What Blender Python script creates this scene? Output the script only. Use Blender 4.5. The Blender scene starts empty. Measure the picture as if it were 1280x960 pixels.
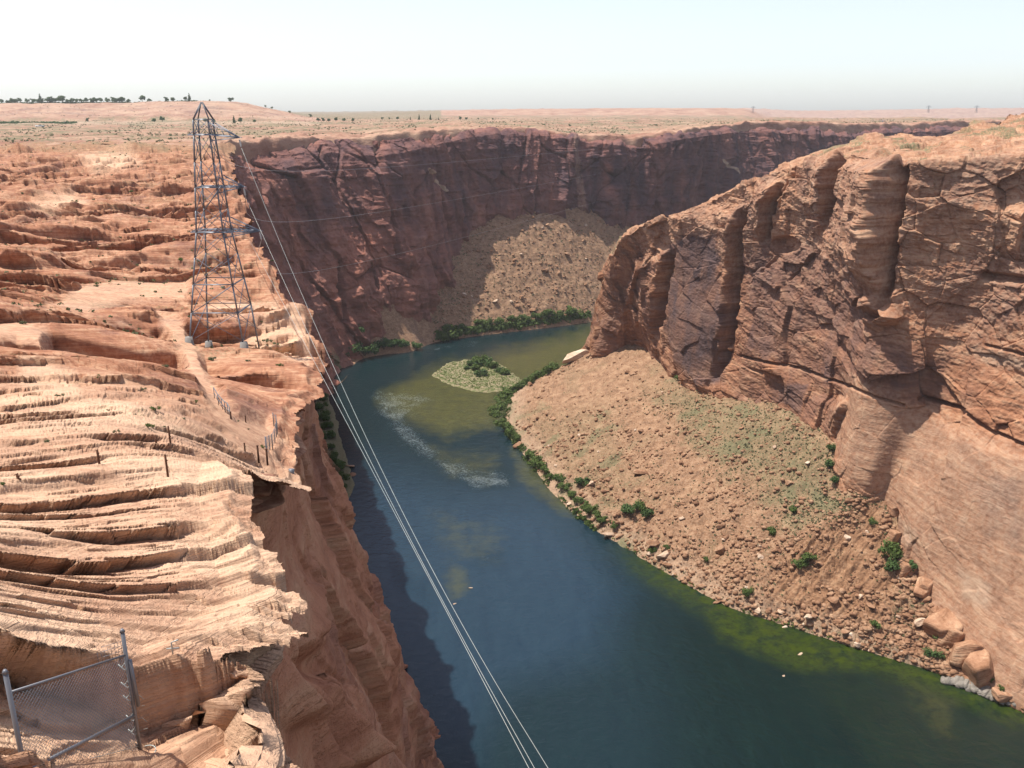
import bpy, bmesh, math, random
import numpy as np
from mathutils import Vector, Matrix
rad = math.radians
random.seed(7)
RNG = np.random.default_rng(11)
# ------------------------------------------------------------------ camera model of the photograph (1280 x 960)
F = 1100.0; PITCH = rad(17.3); H = 213.0
CP, SP = math.cos(PITCH), math.sin(PITCH)
scene = bpy.context.scene
COL = scene.collection

def ray(u, v):
    a = (u - 640) / F; b = (480 - v) / F
    return np.array([a, CP + b * SP, -SP + b * CP])
RN = np.array([.82, .57])                       # the way the right wall faces (away from the river)
def P(u, v, z=None, y=None, D=None, t=None):
    d = ray(u, v)
    if z is not None: t = (z - H) / d[2]
    elif y is not None: t = y / d[1]
    elif D is not None: t = D / (d[0] * RN[0] + d[1] * RN[1])
    return np.array([d[0] * t, d[1] * t, H + d[2] * t])
def proj(X, Y, Z):
    dz = Z - H
    dep = Y * CP - dz * SP
    dep = np.where(dep < .1, .1, dep)
    up = Y * SP + dz * CP
    return 640 + F * X / dep, 480 - F * up / dep

def sst(a, b, x):
    t = np.clip((x - a) / (b - a), 0, 1); return t * t * (3 - 2 * t)

# ------------------------------------------------------------------ noise
_perm = np.random.default_rng(3).permutation(256).astype(np.int32)
_perm = np.concatenate([_perm, _perm, _perm])
_g = np.random.default_rng(4).normal(size=(256, 3)).astype(np.float32)
_g /= np.linalg.norm(_g, axis=1)[:, None]
_rnd = np.random.default_rng(5).random((256, 4)).astype(np.float32)
def perlin(x, y, z):
    x = np.asarray(x, np.float32); y = np.asarray(y, np.float32); z = np.asarray(z, np.float32)
    x, y, z = np.broadcast_arrays(x, y, z)
    xf = np.floor(x); yf = np.floor(y); zf = np.floor(z)
    xi = xf.astype(np.int32) & 255; yi = yf.astype(np.int32) & 255; zi = zf.astype(np.int32) & 255
    x = x - xf; y = y - yf; z = z - zf
    u = x*x*x*(x*(x*6-15)+10); v = y*y*y*(y*(y*6-15)+10); w = z*z*z*(z*(z*6-15)+10)
    def g(ix, iy, iz, dx, dy, dz):
        h = _perm[_perm[_perm[ix] + iy] + iz]
        gg = _g[h]
        return gg[..., 0]*dx + gg[..., 1]*dy + gg[..., 2]*dz
    X1 = (xi+1) & 255; Y1 = (yi+1) & 255; Z1 = (zi+1) & 255
    a = g(xi, yi, zi, x, y, z);   b = g(X1, yi, zi, x-1, y, z)
    c = g(xi, Y1, zi, x, y-1, z); d = g(X1, Y1, zi, x-1, y-1, z)
    e = g(xi, yi, Z1, x, y, z-1); f = g(X1, yi, Z1, x-1, y, z-1)
    h = g(xi, Y1, Z1, x, y-1, z-1); k = g(X1, Y1, Z1, x-1, y-1, z-1)
    p = a + u*(b-a); q = c + u*(d-c); r = e + u*(f-e); s = h + u*(k-h)
    m = p + v*(q-p); n = r + v*(s-r)
    return (m + w*(n-m)) * 1.6
def fbm(x, y, z, octs=4, gain=.5, lac=2.03):
    s = 0; a = 1.
    for i in range(octs):
        s = s + a * perlin(x + 17.3*i, y - 9.1*i, z + 5.7*i); a *= gain
        x = x*lac; y = y*lac; z = z*lac
    return s
def ridged(x, y, z, octs=3, gain=.5):
    s = 0; a = 1.
    for i in range(octs):
        s = s + a * (1 - 2*np.abs(perlin(x + 7.3*i, y + 3.1*i, z - 5.7*i))); a *= gain
        x = x*2.1; y = y*2.1; z = z*2.1
    return s
def cells(x, y, seed=0, tilt=.5):
    """blocky facets: every cell is a tilted flat face; returns height, distance to the joint"""
    x = np.asarray(x, np.float32); y = np.asarray(y, np.float32)
    xi = np.floor(x).astype(np.int32); yi = np.floor(y).astype(np.int32)
    f1 = np.full(x.shape, 9., np.float32); f2 = f1.copy(); hh = np.zeros_like(f1)
    for dx in (-1, 0, 1):
        for dy in (-1, 0, 1):
            cx = xi + dx; cy = yi + dy
            k = _perm[_perm[(cx + seed*31) & 255] + ((cy + seed*17) & 255)]
            r = _rnd[k]; r2 = _rnd[(k*7 + 3) & 255]
            px = cx + .1 + .8*r[..., 0] - x; py = cy + .1 + .8*r[..., 1] - y
            d = px*px + py*py
            hv = (r[..., 2] - .5) + tilt*((r[..., 3] - .5)*px*2 + (r2[..., 0] - .5)*py*2)
            closer = d < f1
            f2 = np.where(closer, f1, np.minimum(f2, d))
            hh = np.where(closer, hv, hh); f1 = np.where(closer, d, f1)
    return hh, np.sqrt(f2) - np.sqrt(f1)
def hash1(i, seed=0):
    i = np.asarray(i).astype(np.int64)
    return _rnd[_perm[(i*13 + seed*57) & 255], 0]
def terr(q, s, rho, m=.9):
    f = q / s; i = np.floor(f); r = f - i
    r = np.clip((r - (1 - rho)) / rho, 0, 1)
    return (s*(i + r)) * m + q * (1 - m)

def polydist(U, V, pts):
    """distance in photo pixels from each (U,V) to a polyline"""
    best = np.full(U.shape, 1e9)
    for (a, b), (c, d) in zip(pts[:-1], pts[1:]):
        L2 = (c-a)**2 + (d-b)**2
        t = np.clip(((U-a)*(c-a) + (V-b)*(d-b)) / L2, 0, 1)
        best = np.minimum(best, np.hypot(U - a - t*(c-a), V - b - t*(d-b)))
    return best
def inpoly(U, V, pts, soft=6.):
    ins = np.zeros(U.shape, bool)
    n = len(pts)
    for i in range(n):
        x1, y1 = pts[i]; x2, y2 = pts[(i+1) % n]
        if y1 == y2: continue
        c = ((y1 > V) != (y2 > V)) & (U < (x2-x1)*(V-y1)/(y2-y1) + x1)
        ins ^= c
    d = polydist(U, V, list(pts) + [pts[0]])
    return np.clip(.5 + np.where(ins, d, -d) / (2*soft), 0, 1)

# ------------------------------------------------------------------ mesh building
def tag(o, label=None, cat=None, group=None, kind=None):
    if label: o['label'] = label
    if cat: o['category'] = cat
    if group: o['group'] = group
    if kind: o['kind'] = kind
    return o
def mesh_obj(name, V, Q, mat=None, parent=None, smooth=True, attrs=None, tris=None):
    me = bpy.data.meshes.new(name)
    V = np.asarray(V, np.float32).reshape(-1, 3)
    loops = []; starts = []; n = 0
    if Q is not None and len(Q):
        Q = np.asarray(Q, np.int32); loops.append(Q.ravel()); starts.append(np.arange(len(Q))*4); n = Q.size
    if tris is not None and len(tris):
        T = np.asarray(tris, np.int32); loops.append(T.ravel()); starts.append(n + np.arange(len(T))*3)
    loops = np.concatenate(loops); starts = np.concatenate(starts)
    me.vertices.add(len(V)); me.vertices.foreach_set('co', V.ravel())
    me.loops.add(len(loops)); me.loops.foreach_set('vertex_index', loops.astype(np.int32))
    me.polygons.add(len(starts)); me.polygons.foreach_set('loop_start', starts.astype(np.int32))
    me.update(calc_edges=True)
    if smooth: me.polygons.foreach_set('use_smooth', np.ones(len(starts), bool))
    if attrs:
        for k, a in attrs.items():
            a = np.asarray(a, np.float32)
            if a.ndim == 1:
                at = me.attributes.new(k, 'FLOAT', 'POINT'); at.data.foreach_set('value', a.ravel())
            else:
                c = np.ones((len(a), 4), np.float32); c[:, :a.shape[1]] = a
                at = me.attributes.new(k, 'FLOAT_COLOR', 'POINT'); at.data.foreach_set('color', c.ravel())
    if mat: me.materials.append(mat)
    o = bpy.data.objects.new(name, me); COL.objects.link(o)
    if parent: o.parent = parent
    return o
def empty(name, loc=(0, 0, 0), rz=0.):
    o = bpy.data.objects.new(name, None); COL.objects.link(o); o.location = loc; o.rotation_euler = (0, 0, rz)
    o.empty_display_size = .1
    return o
def gridquads(nr, nc, mask=None):
    i = np.arange(nr*nc).reshape(nr, nc)
    q = np.stack([i[:-1, :-1], i[:-1, 1:], i[1:, 1:], i[1:, :-1]], -1)
    if mask is not None: q = q[mask]
    return q.reshape(-1, 4)
def compact(V, Q, attrs):
    used = np.unique(Q); mp = np.full(len(V), -1, np.int64); mp[used] = np.arange(len(used))
    return V[used], mp[Q], {k: a[used] for k, a in attrs.items()}
class MB:
    """collects prisms, boxes and tubes into one mesh"""
    def __init__(s): s.v = []; s.q = []; s.t = []; s.n = 0
    def add(s, V, Q=None, T=None):
        V = np.asarray(V, float).reshape(-1, 3); s.v.append(V)
        if Q is not None and len(Q): s.q.append(np.asarray(Q) + s.n)
        if T is not None and len(T): s.t.append(np.asarray(T) + s.n)
        s.n += len(V); return s
    def tube(s, pts, r, k=6, r2=None):
        pts = [np.asarray(p, float) for p in pts]; m = len(pts); V = []
        up = None
        for i, p in enumerate(pts):
            d = pts[min(i+1, m-1)] - pts[max(i-1, 0)]; d = d / (np.linalg.norm(d) + 1e-9)
            if up is None: up = np.array([0, 0, 1.]) if abs(d[2]) < .9 else np.array([1., 0, 0])
            a = np.cross(d, up); a /= np.linalg.norm(a) + 1e-9; b = np.cross(a, d); up = b
            rr = r if r2 is None else r + (r2 - r)*i/(m-1)
            for j in range(k):
                th = 2*math.pi*j/k + math.pi/k
                V.append(p + rr*(math.cos(th)*a + math.sin(th)*b))
        Q = [[i*k+j, i*k+(j+1) % k, (i+1)*k+(j+1) % k, (i+1)*k+j] for i in range(m-1) for j in range(k)]
        T = [[0, j+1, j] for j in range(1, k-1)] + [[(m-1)*k, (m-1)*k+j, (m-1)*k+j+1] for j in range(1, k-1)]
        return s.add(V, Q, T)
    def angle(s, p, q, w=.08, t=.012):
        """steel angle between two points (L section)"""
        p = np.asarray(p, float); q = np.asarray(q, float); d = q-p; d /= np.linalg.norm(d)
        up = np.array([0, 0, 1.]) if abs(d[2]) < .9 else np.array([0, 1., 0])
        a = np.cross(d, up); a /= np.linalg.norm(a); b = np.cross(a, d)
        sec = [(0, 0), (w, 0), (w, t), (t, t), (t, w), (0, w)]
        V = [p + x*a + y*b for x, y in sec] + [q + x*a + y*b for x, y in sec]
        Q = [[j, (j+1) % 6, 6+(j+1) % 6, 6+j] for j in range(6)]
        return s.add(V, Q, [[0, 2, 1], [0, 3, 2], [0, 4, 3], [0, 5, 4], [6, 7, 8], [6, 8, 9], [6, 9, 10], [6, 10, 11]])
    def box(s, c, size, R=None):
        x, y, z = [k/2 for k in size]
        V = np.array([[i, j, k] for i in (-x, x) for j in (-y, y) for k in (-z, z)], float)
        if R is not None: V = V @ np.array(R).T
        return s.add(V + np.asarray(c, float), [[0, 1, 3, 2], [4, 6, 7, 5], [0, 4, 5, 1], [2, 3, 7, 6], [0, 2, 6, 4], [1, 5, 7, 3]])
    def build(s, name, mat, parent=None, smooth=False, attrs=None):
        return mesh_obj(name, np.concatenate(s.v), np.concatenate(s.q) if s.q else None, mat, parent, smooth, attrs,
                        np.concatenate(s.t) if s.t else None)
def catmull(P0, n):
    """resample control points (K,3) at n places, Catmull-Rom"""
    P0 = np.asarray(P0, float); K = len(P0)
    t = np.linspace(0, K-1, n) if np.isscalar(n) else np.asarray(n)
    i = np.clip(np.floor(t).astype(int), 0, K-2); f = (t - i)[:, None]
    p0 = P0[np.maximum(i-1, 0)]; p1 = P0[i]; p2 = P0[i+1]; p3 = P0[np.minimum(i+2, K-1)]
    return .5*((2*p1) + (p2-p0)*f + (2*p0-5*p1+4*p2-p3)*f*f + (3*p1-p0-3*p2+p3)*f**3)
def sheet(rows, ns, nts, sparam=None):
    """rows: list of (K,3) guides from top to bottom; nts: samples per gap. Returns X (nt,ns,3), T (row coordinate), S"""
    K = len(rows[0])
    sp = np.linspace(0, K-1, ns) if sparam is None else sparam
    R = np.stack([catmull(r, sp) for r in rows])           # (rows, ns, 3)
    X = []; T = []
    for g in range(len(rows)-1):
        n = nts[g]
        for k in range(n + (g == len(rows)-2)):
            f = k / n; X.append(R[g]*(1-f) + R[g+1]*f); T.append(g+f)
    return np.stack(X), np.array(T), sp
def grid_normals(X):
    dr = np.gradient(X, axis=0); dc = np.gradient(X, axis=1)
    n = np.cross(dr, dc); n /= np.linalg.norm(n, axis=-1, keepdims=True) + 1e-9
    return n
def blur(X, r):
    for ax in (0, 1):
        pad = [(0, 0)]*X.ndim; pad[ax] = (r, r)
        C = np.cumsum(np.pad(X, pad, mode='edge'), axis=ax)
        C = np.insert(C, 0, 0, axis=ax)
        n = X.shape[ax]
        a = np.take(C, np.arange(2*r+1, 2*r+1+n), axis=ax); b = np.take(C, np.arange(0, n), axis=ax)
        X = (a - b) / (2*r+1)
    return X
# ------------------------------------------------------------------ materials
class NT:
    def __init__(s, name):
        s.m = bpy.data.materials.new(name); s.m.use_nodes = True; s.t = s.m.node_tree; s.n = s.t.nodes; s.l = s.t.links
        s.b = s.n['Principled BSDF']
    def node(s, typ, **kw):
        n = s.n.new(typ)
        for k, v in kw.items():
            if k.startswith('i_'): n.inputs[k[2:].replace('_', ' ')].default_value = v
            else: setattr(n, k, v)
        return n
    def link(s, a, b): s.l.new(a, b)
    def put(s, sock, v):
        if isinstance(v, bpy.types.NodeSocket): s.l.new(v, sock)
        else:
            if hasattr(sock.default_value, '__len__') and not hasattr(v, '__len__'): v = (v, v, v)
            if hasattr(sock.default_value, '__len__') and len(sock.default_value) == 4 and len(v) == 3: v = (*v, 1)
            sock.default_value = v
    def math(s, op, a, b=0., c=None, clamp=False):
        n = s.n.new('ShaderNodeMath'); n.operation = op; n.use_clamp = clamp
        s.put(n.inputs[0], a); s.put(n.inputs[1], b)
        if c is not None: s.put(n.inputs[2], c)
        return n.outputs[0]
    def vmath(s, op, a, b):
        n = s.n.new('ShaderNodeVectorMath'); n.operation = op; s.put(n.inputs[0], a); s.put(n.inputs[1], b)
        return n.outputs[0]
    def mix(s, f, a, b, mode='MIX'):
        n = s.n.new('ShaderNodeMix'); n.data_type = 'RGBA'; n.blend_type = mode
        s.put(n.inputs[0], f); s.put(n.inputs[6], a); s.put(n.inputs[7], b); return n.outputs[2]
    def noise(s, vec, scale, detail=4, rough=.55, dist=0.):
        n = s.n.new('ShaderNodeTexNoise'); s.put(n.inputs['Vector'], vec)
        n.inputs['Scale'].default_value = scale; n.inputs['Detail'].default_value = detail
        n.inputs['Roughness'].default_value = rough; n.inputs['Distortion'].default_value = dist
        return n.outputs[0]
    def voro(s, vec, scale, feature='DISTANCE_TO_EDGE', out=0):
        n = s.n.new('ShaderNodeTexVoronoi'); n.feature = feature; s.put(n.inputs['Vector'], vec)
        n.inputs['Scale'].default_value = scale; return n.outputs[out]
    def ramp(s, f, stops):
        n = s.n.new('ShaderNodeValToRGB'); s.put(n.inputs[0], f); e = n.color_ramp.elements
        while len(e) < len(stops): e.new(.5)
        for k, (p, c) in enumerate(stops):
            e[k].position = p; e[k].color = (*c, 1) if hasattr(c, '__len__') else (c, c, c, 1)
        return n.outputs[0]
    def attr(s, name):
        n = s.n.new('ShaderNodeAttribute'); n.attribute_name = name; return n
    def sep(s, c):
        n = s.n.new('ShaderNodeSeparateColor'); s.put(n.inputs[0], c); return n.outputs
    def bump(s, h, dist, strength=1., normal=None):
        n = s.n.new('ShaderNodeBump'); s.put(n.inputs['Height'], h); n.inputs['Distance'].default_value = dist
        n.inputs['Strength'].default_value = strength
        if normal is not None: s.link(normal, n.inputs['Normal'])
        return n.outputs[0]
def pos(m):
    return m.n.new('ShaderNodeNewGeometry').outputs['Position']

def rock_mat(name, c_lo, c_mid, c_hi, scale=1., dip=(0., 0.), layer=1., varn=(.10, .058, .062), pale=(.42, .31, .22),
             green=(.13, .135, .07), bump=1., jitter=.5, streak=1., rough=.92, bed=False):
    """sandstone: bedded colour noise (world space), mask.r varnish, mask.g pale bleached rock or sand, mask.b scrub dust"""
    m = NT(name); p = pos(m)
    sx = m.n.new('ShaderNodeSeparateXYZ'); m.link(p, sx.inputs[0])
    big = m.noise(p, .035*scale, 3, .6)
    bigc = m.math('MULTIPLY', m.math('SUBTRACT', big, .5), 6.0/scale)
    zz = m.math('ADD', m.math('ADD', sx.outputs[2], m.math('MULTIPLY', sx.outputs[0], -dip[0])), m.math('MULTIPLY', sx.outputs[1], -dip[1]))
    zz = m.math('ADD', zz, bigc)
    cx = m.n.new('ShaderNodeCombineXYZ')
    m.link(m.math('MULTIPLY', sx.outputs[0], .12), cx.inputs[0]); m.link(m.math('MULTIPLY', sx.outputs[1], .12), cx.inputs[1])
    m.link(m.math('MULTIPLY', zz, layer), cx.inputs[2])
    beds = m.noise(cx.outputs[0], 1.0*scale, 6, .65)
    fine = m.noise(p, .9*scale, 6, .65)
    mid = m.noise(p, .16*scale, 5, .6, .3)
    if bed:      # thin beds carried by the mesh (their number is stored per vertex)
        ba = m.attr('bed'); cb = m.n.new('ShaderNodeCombineXYZ')
        m.link(m.math('MULTIPLY', sx.outputs[0], .05), cb.inputs[0]); m.link(m.math('MULTIPLY', sx.outputs[1], .05), cb.inputs[1]); m.link(ba.outputs['Fac'], cb.inputs[2])
        thin = m.noise(cb.outputs[0], 1.0, 4, .75)
        beds = m.math('ADD', m.math('MULTIPLY', beds, .35), m.math('MULTIPLY', thin, .65))
    f = m.math('ADD', m.math('MULTIPLY', beds, .5), m.math('ADD', m.math('MULTIPLY', mid, .3), m.math('MULTIPLY', fine, .2)))
    col = m.ramp(f, [(.39, c_lo), (.5, c_mid), (.61, c_hi)])
    at = m.attr('mask'); s = m.sep(at.outputs['Color'])
    # varnish: soft vertical streaks and patches
    sv = m.n.new('ShaderNodeCombineXYZ')
    m.link(sx.outputs[0], sv.inputs[0]); m.link(sx.outputs[1], sv.inputs[1]); m.link(m.math('MULTIPLY', sx.outputs[2], .12), sv.inputs[2])
    st = m.noise(sv.outputs[0], .22*scale, 5, .6)
    st2 = m.noise(p, .07*scale, 4, .6, .6)
    vv = m.math('ADD', m.math('MULTIPLY', st, .55*streak), m.math('MULTIPLY', st2, 1-.55*streak))
    vf = m.math('ADD', s[0], m.math('MULTIPLY', m.math('SUBTRACT', vv, .5), 2.6))
    vf = m.math('MULTIPLY', m.math('MULTIPLY', vf, .85, clamp=True), m.ramp(s[0], [(0, 0.), (.12, 1.)]))
    col = m.mix(vf, col, varn)
    gf = m.math('ADD', s[1], m.math('MULTIPLY', m.math('SUBTRACT', fine, .5), 1.1))
    gf = m.math('MULTIPLY', gf, m.ramp(s[1], [(0, 0.), (.1, 1.)]), clamp=True)
    col = m.mix(gf, col, m.mix(mid, pale, tuple(k*1.15 for k in pale)))
    scr = m.noise(p, 1.3*scale, 5, .75)
    bf = m.math('MULTIPLY', m.math('SUBTRACT', m.math('ADD', m.math('MULTIPLY', s[2], .55), scr), .62), 5., clamp=True)
    bf = m.math('MULTIPLY', bf, m.ramp(s[2], [(0, 0.), (.08, 1.)]))
    col = m.mix(m.math('MULTIPLY', bf, .85), col, green)
    m.link(col, m.b.inputs['Base Color'])
    m.b.inputs['Roughness'].default_value = rough; m.b.inputs['Specular IOR Level'].default_value = .15
    h1 = m.math('ADD', m.math('MULTIPLY', beds, 1.0), m.math('MULTIPLY', mid, .8))
    n1 = m.bump(h1, 1.1/scale*bump, .8)
    n2 = m.bump(m.math('ADD', fine, m.math('MULTIPLY', m.noise(p, 4*scale, 4, .7), .35)), .45/scale*bump, .8, n1)
    m.link(n2, m.b.inputs['Normal'])
    return m.m
def flat_mat(name, col, rough=.7, metal=0., var=.15, scale=3., spec=.3):
    m = NT(name); p = pos(m)
    f = m.noise(p, scale, 4, .6)
    c = m.mix(f, tuple(k*(1-var) for k in col), tuple(min(1, k*(1+var)) for k in col))
    m.link(c, m.b.inputs['Base Color']); m.b.inputs['Roughness'].default_value = rough
    m.b.inputs['Metallic'].default_value = metal; m.b.inputs['Specular IOR Level'].default_value = spec
    return m.m
def leaf_mat(name, a, b, tr=.25):
    m = NT(name); p = pos(m)
    f = m.noise(p, .9, 3, .7); g = m.attr('tint')
    c = m.mix(m.math('ADD', m.math('MULTIPLY', f, .5), m.math('MULTIPLY', g.outputs['Fac'], .5)), a, b)
    oi = m.n.new('ShaderNodeObjectInfo')
    c = m.mix(m.math('MULTIPLY', oi.outputs['Random'], .35), c, tuple(k*.6 for k in b))
    m.link(c, m.b.inputs['Base Color']); m.b.inputs['Roughness'].default_value = .75
    m.b.inputs['Specular IOR Level'].default_value = .2
    tn = m.node('ShaderNodeBsdfTranslucent'); m.link(c, tn.inputs['Color'])
    mx = m.node('ShaderNodeMixShader'); mx.inputs[0].default_value = tr
    out = m.n['Material Output']; m.link(m.b.outputs[0], mx.inputs[1]); m.link(tn.outputs[0], mx.inputs[2]); m.link(mx.outputs[0], out.inputs[0])
    return m.m
# ------------------------------------------------------------------ rock and ground materials
M = {}
M['left_top'] = rock_mat('bleached_slickrock', (.17, .066, .038), (.35, .16, .09), (.53, .32, .195), 1.6, (.05, -.28), 3.0, bump=.42, pale=(.60, .395, .26), bed=True)
M['left_face'] = rock_mat('canyon_sandstone', (.36, .15, .083), (.50, .228, .128), (.58, .315, .185), .5, (0, -.1), .6, streak=1.3, bump=.9)
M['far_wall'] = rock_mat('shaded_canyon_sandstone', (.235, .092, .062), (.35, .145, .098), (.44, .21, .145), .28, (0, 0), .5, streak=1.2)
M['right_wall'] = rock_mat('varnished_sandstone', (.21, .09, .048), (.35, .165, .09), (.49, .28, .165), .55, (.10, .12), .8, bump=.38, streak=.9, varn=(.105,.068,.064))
M['talus'] = rock_mat('scree', (.155, .080, .043), (.255, .138, .076), (.365, .222, .130), 1.3, (0, 0), .3, bump=1.0)
M['far_top'] = rock_mat('desert_plateau', (.25, .12, .08), (.36, .205, .14), (.44, .29, .195), .12, (0, 0), .6, bump=.6)
M['boulder'] = rock_mat('boulder_rock', (.175, .088, .050), (.295, .162, .094), (.42, .27, .17), 1.2, (0, 0), .6, bump=.8)
M['pale_boulder'] = rock_mat('pale_boulder_rock', (.42, .27, .18), (.52, .38, .27), (.62, .50, .38), 1.2, (0, 0), .6, bump=.8)

# ------------------------------------------------------------------ left plateau height: control points read off the photograph
CPTS = [(20,950,-8.2),(200,940,-10),(100,850,-9.7),(0,760,-9.5),(300,760,-12.5),(150,700,-12),(0,640,-11.8),(280,650,-14.3),(120,600,-13.8),
        (250,570,-16.3),(0,560,-14),(150,520,-16.5),(320,540,-23),(345,572,-24),(285,512,-22.5),(235,500,-20),(0,450,-20),(120,450,-21.5),(235,425,-30),(360,470,-28),
        (315,430,-30),(385,410,-30.5),(200,385,-31),(60,400,-25),(0,350,-26.5),(200,340,-33),(350,330,-32.5),(0,260,-30),(200,260,-34),(300,260,-33),(0,200,-26),(200,205,-28.5),
        (270,205,-28),(100,172,-24.5),(0,168,-23.5),(250,172,-25),(320,800,-13),(-120,700,-9),(-120,900,-7)]
_C = np.array([P(u, v, z=H+z) for u, v, z in CPTS])
def _feat(x, y):
    y = np.maximum(y, 4.); return np.stack([2.6*x/y, np.log(y)*1.2], -1)
_fx = _feat(_C[:, 0], _C[:, 1])
def _ker(a, b):
    r2 = ((a[..., None, :] - b)**2).sum(-1) + 1e-9
    return .5*r2*np.log(r2)
_n = len(_C)
_A = np.zeros((_n+3, _n+3)); _A[:_n, :_n] = _ker(_fx, _fx) + np.eye(_n)*.02
_A[:_n, _n:] = np.c_[np.ones(_n), _fx]; _A[_n:, :_n] = _A[:_n, _n:].T
_w = np.linalg.solve(_A, np.r_[_C[:, 2]-H, 0, 0, 0])
def base_left(x, y):
    f = _feat(x, y)
    return _ker(f, _fx) @ _w[:_n] + _w[_n] + f @ _w[_n+1:]
LRIM = np.array([(-3,-15),(-5,11),(-6.4,14.2),(-6.9,20),(-11,29.6),(-13.4,36),(-15.2,42),(-14,46),(-14.2,52),(-17,59),(-20,74),(-23.5,90),(-25.5,105),(-29.5,124),(-34,135),(-48,170),(-72,235),(-101,324),(-157,494),(-205,640),(-222,690),(-226,720)], float)
def lrim_x(y): return np.interp(y, LRIM[:, 1], LRIM[:, 0])
FRIM = [(278,188,700),(300,186,765),(350,184,800),(400,172,850),(470,174,870),(540,164,935),(590,160,975),(640,160,1000),(700,166,1020),(790,177,1050),
        (860,160,1085),(930,152,1220),(1000,157,1290),(1060,160,1340),(1110,156,1400),(1210,152,1500),(1300,150,1600),(1450,150,1700)]
FR = np.array([P(u, v, y=y) for u, v, y in FRIM])
FRA = FR[:, 0]/FR[:, 1]
def frim_y(A):
    """distance (y) of the far rim for a ground bearing A = x/y"""
    return np.where(A < FRA[0], 690., np.interp(A, FRA, FR[:, 1]))
def far_z(x, y):
    A = x/y; u = 640 + F*A*.955
    z = np.interp(u, [-200,300,400,470,540,640,700,790,860,930,1000,1060,1110,1210,1450], [-25,-25,-24,-25.5,-19.5,-20,-27,-29,-21,-15,-18.5,-20,-18,-17,-17]) * 1.
    z = z + (-24 - z)*sst(1300, 2200, y)
    # slickrock hill far left
    hs = np.interp(u, [-150,0,60,120,200,250,290,340,370,400,430], [34,30,42,44,44,48,50,42,26,8,0])
    t = sst(1880, 2380, y + 60*perlin(x/300, y/300, 2.))
    z = z + hs*terr(t, .22, .45, .6) * (1-sst(4200, 5200, y))
    # low pink mesa, middle
    hm = np.interp(u, [440,600,640,760,880,915,945], [0,22,26,31,32,26,0])
    tm = sst(4200, 4700, y + 150*perlin(x/500, y/900, 5.))
    z = z + hm*tm
    # far blue mesas on the right
    drop = sst(900, 960, u)*sst(3000, 3500, y)
    z = z*(1-drop) + (-75)*drop
    hb = np.interp(u, [900,940,1000,1080,1150,1215,1250,1300,1500], [60,66,66,74,88,92,74,70,70])
    z = z + hb*sst(8600, 9600, y)*sst(890, 950, u)
    return z
NEAR_A = P(0, 905, z=H-9.2)[:2]; _B = P(215, 868, z=H-9.6)[:2]
NEAR_N = np.array([-(_B-NEAR_A)[1], (_B-NEAR_A)[0]]); NEAR_N = NEAR_N/np.linalg.norm(NEAR_N)
# overhung hollows read off the photograph: foot (u, v), half width px, height px
HOLLOWS = [(20,342,24,26,-30),(85,345,36,18,-30),(88,402,36,18,-26),(72,368,34,10,-28),(140,320,14,11,-31),(175,308,18,11,-33),(125,528,28,18,-17),(207,505,10,12,-18),(62,280,40,6,-30),(30,238,14,10,-29),(12,262,12,14,-29),
           (205,240,16,8,-32),(195,206,28,8,-29),(60,206,22,8,-27),(10,188,14,12,-25),(120,206,16,6,-28),(165,415,22,5,-23),(300,262,16,7,-33),(215,300,30,6,-33),(250,345,30,7,-32),(40,420,24,8,-21),(270,320,26,8,-33),(205,185,14,6,-27),(245,242,16,8,-31)]
_HW = []
for hu, hv, hwid, hhei, hz_ in HOLLOWS:
    hp = P(hu, hv, z=H+hz_); hk = hp[1]/F; _HW.append((hp[0], hp[1], hwid*hk, hhei*hk*1.05))
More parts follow.
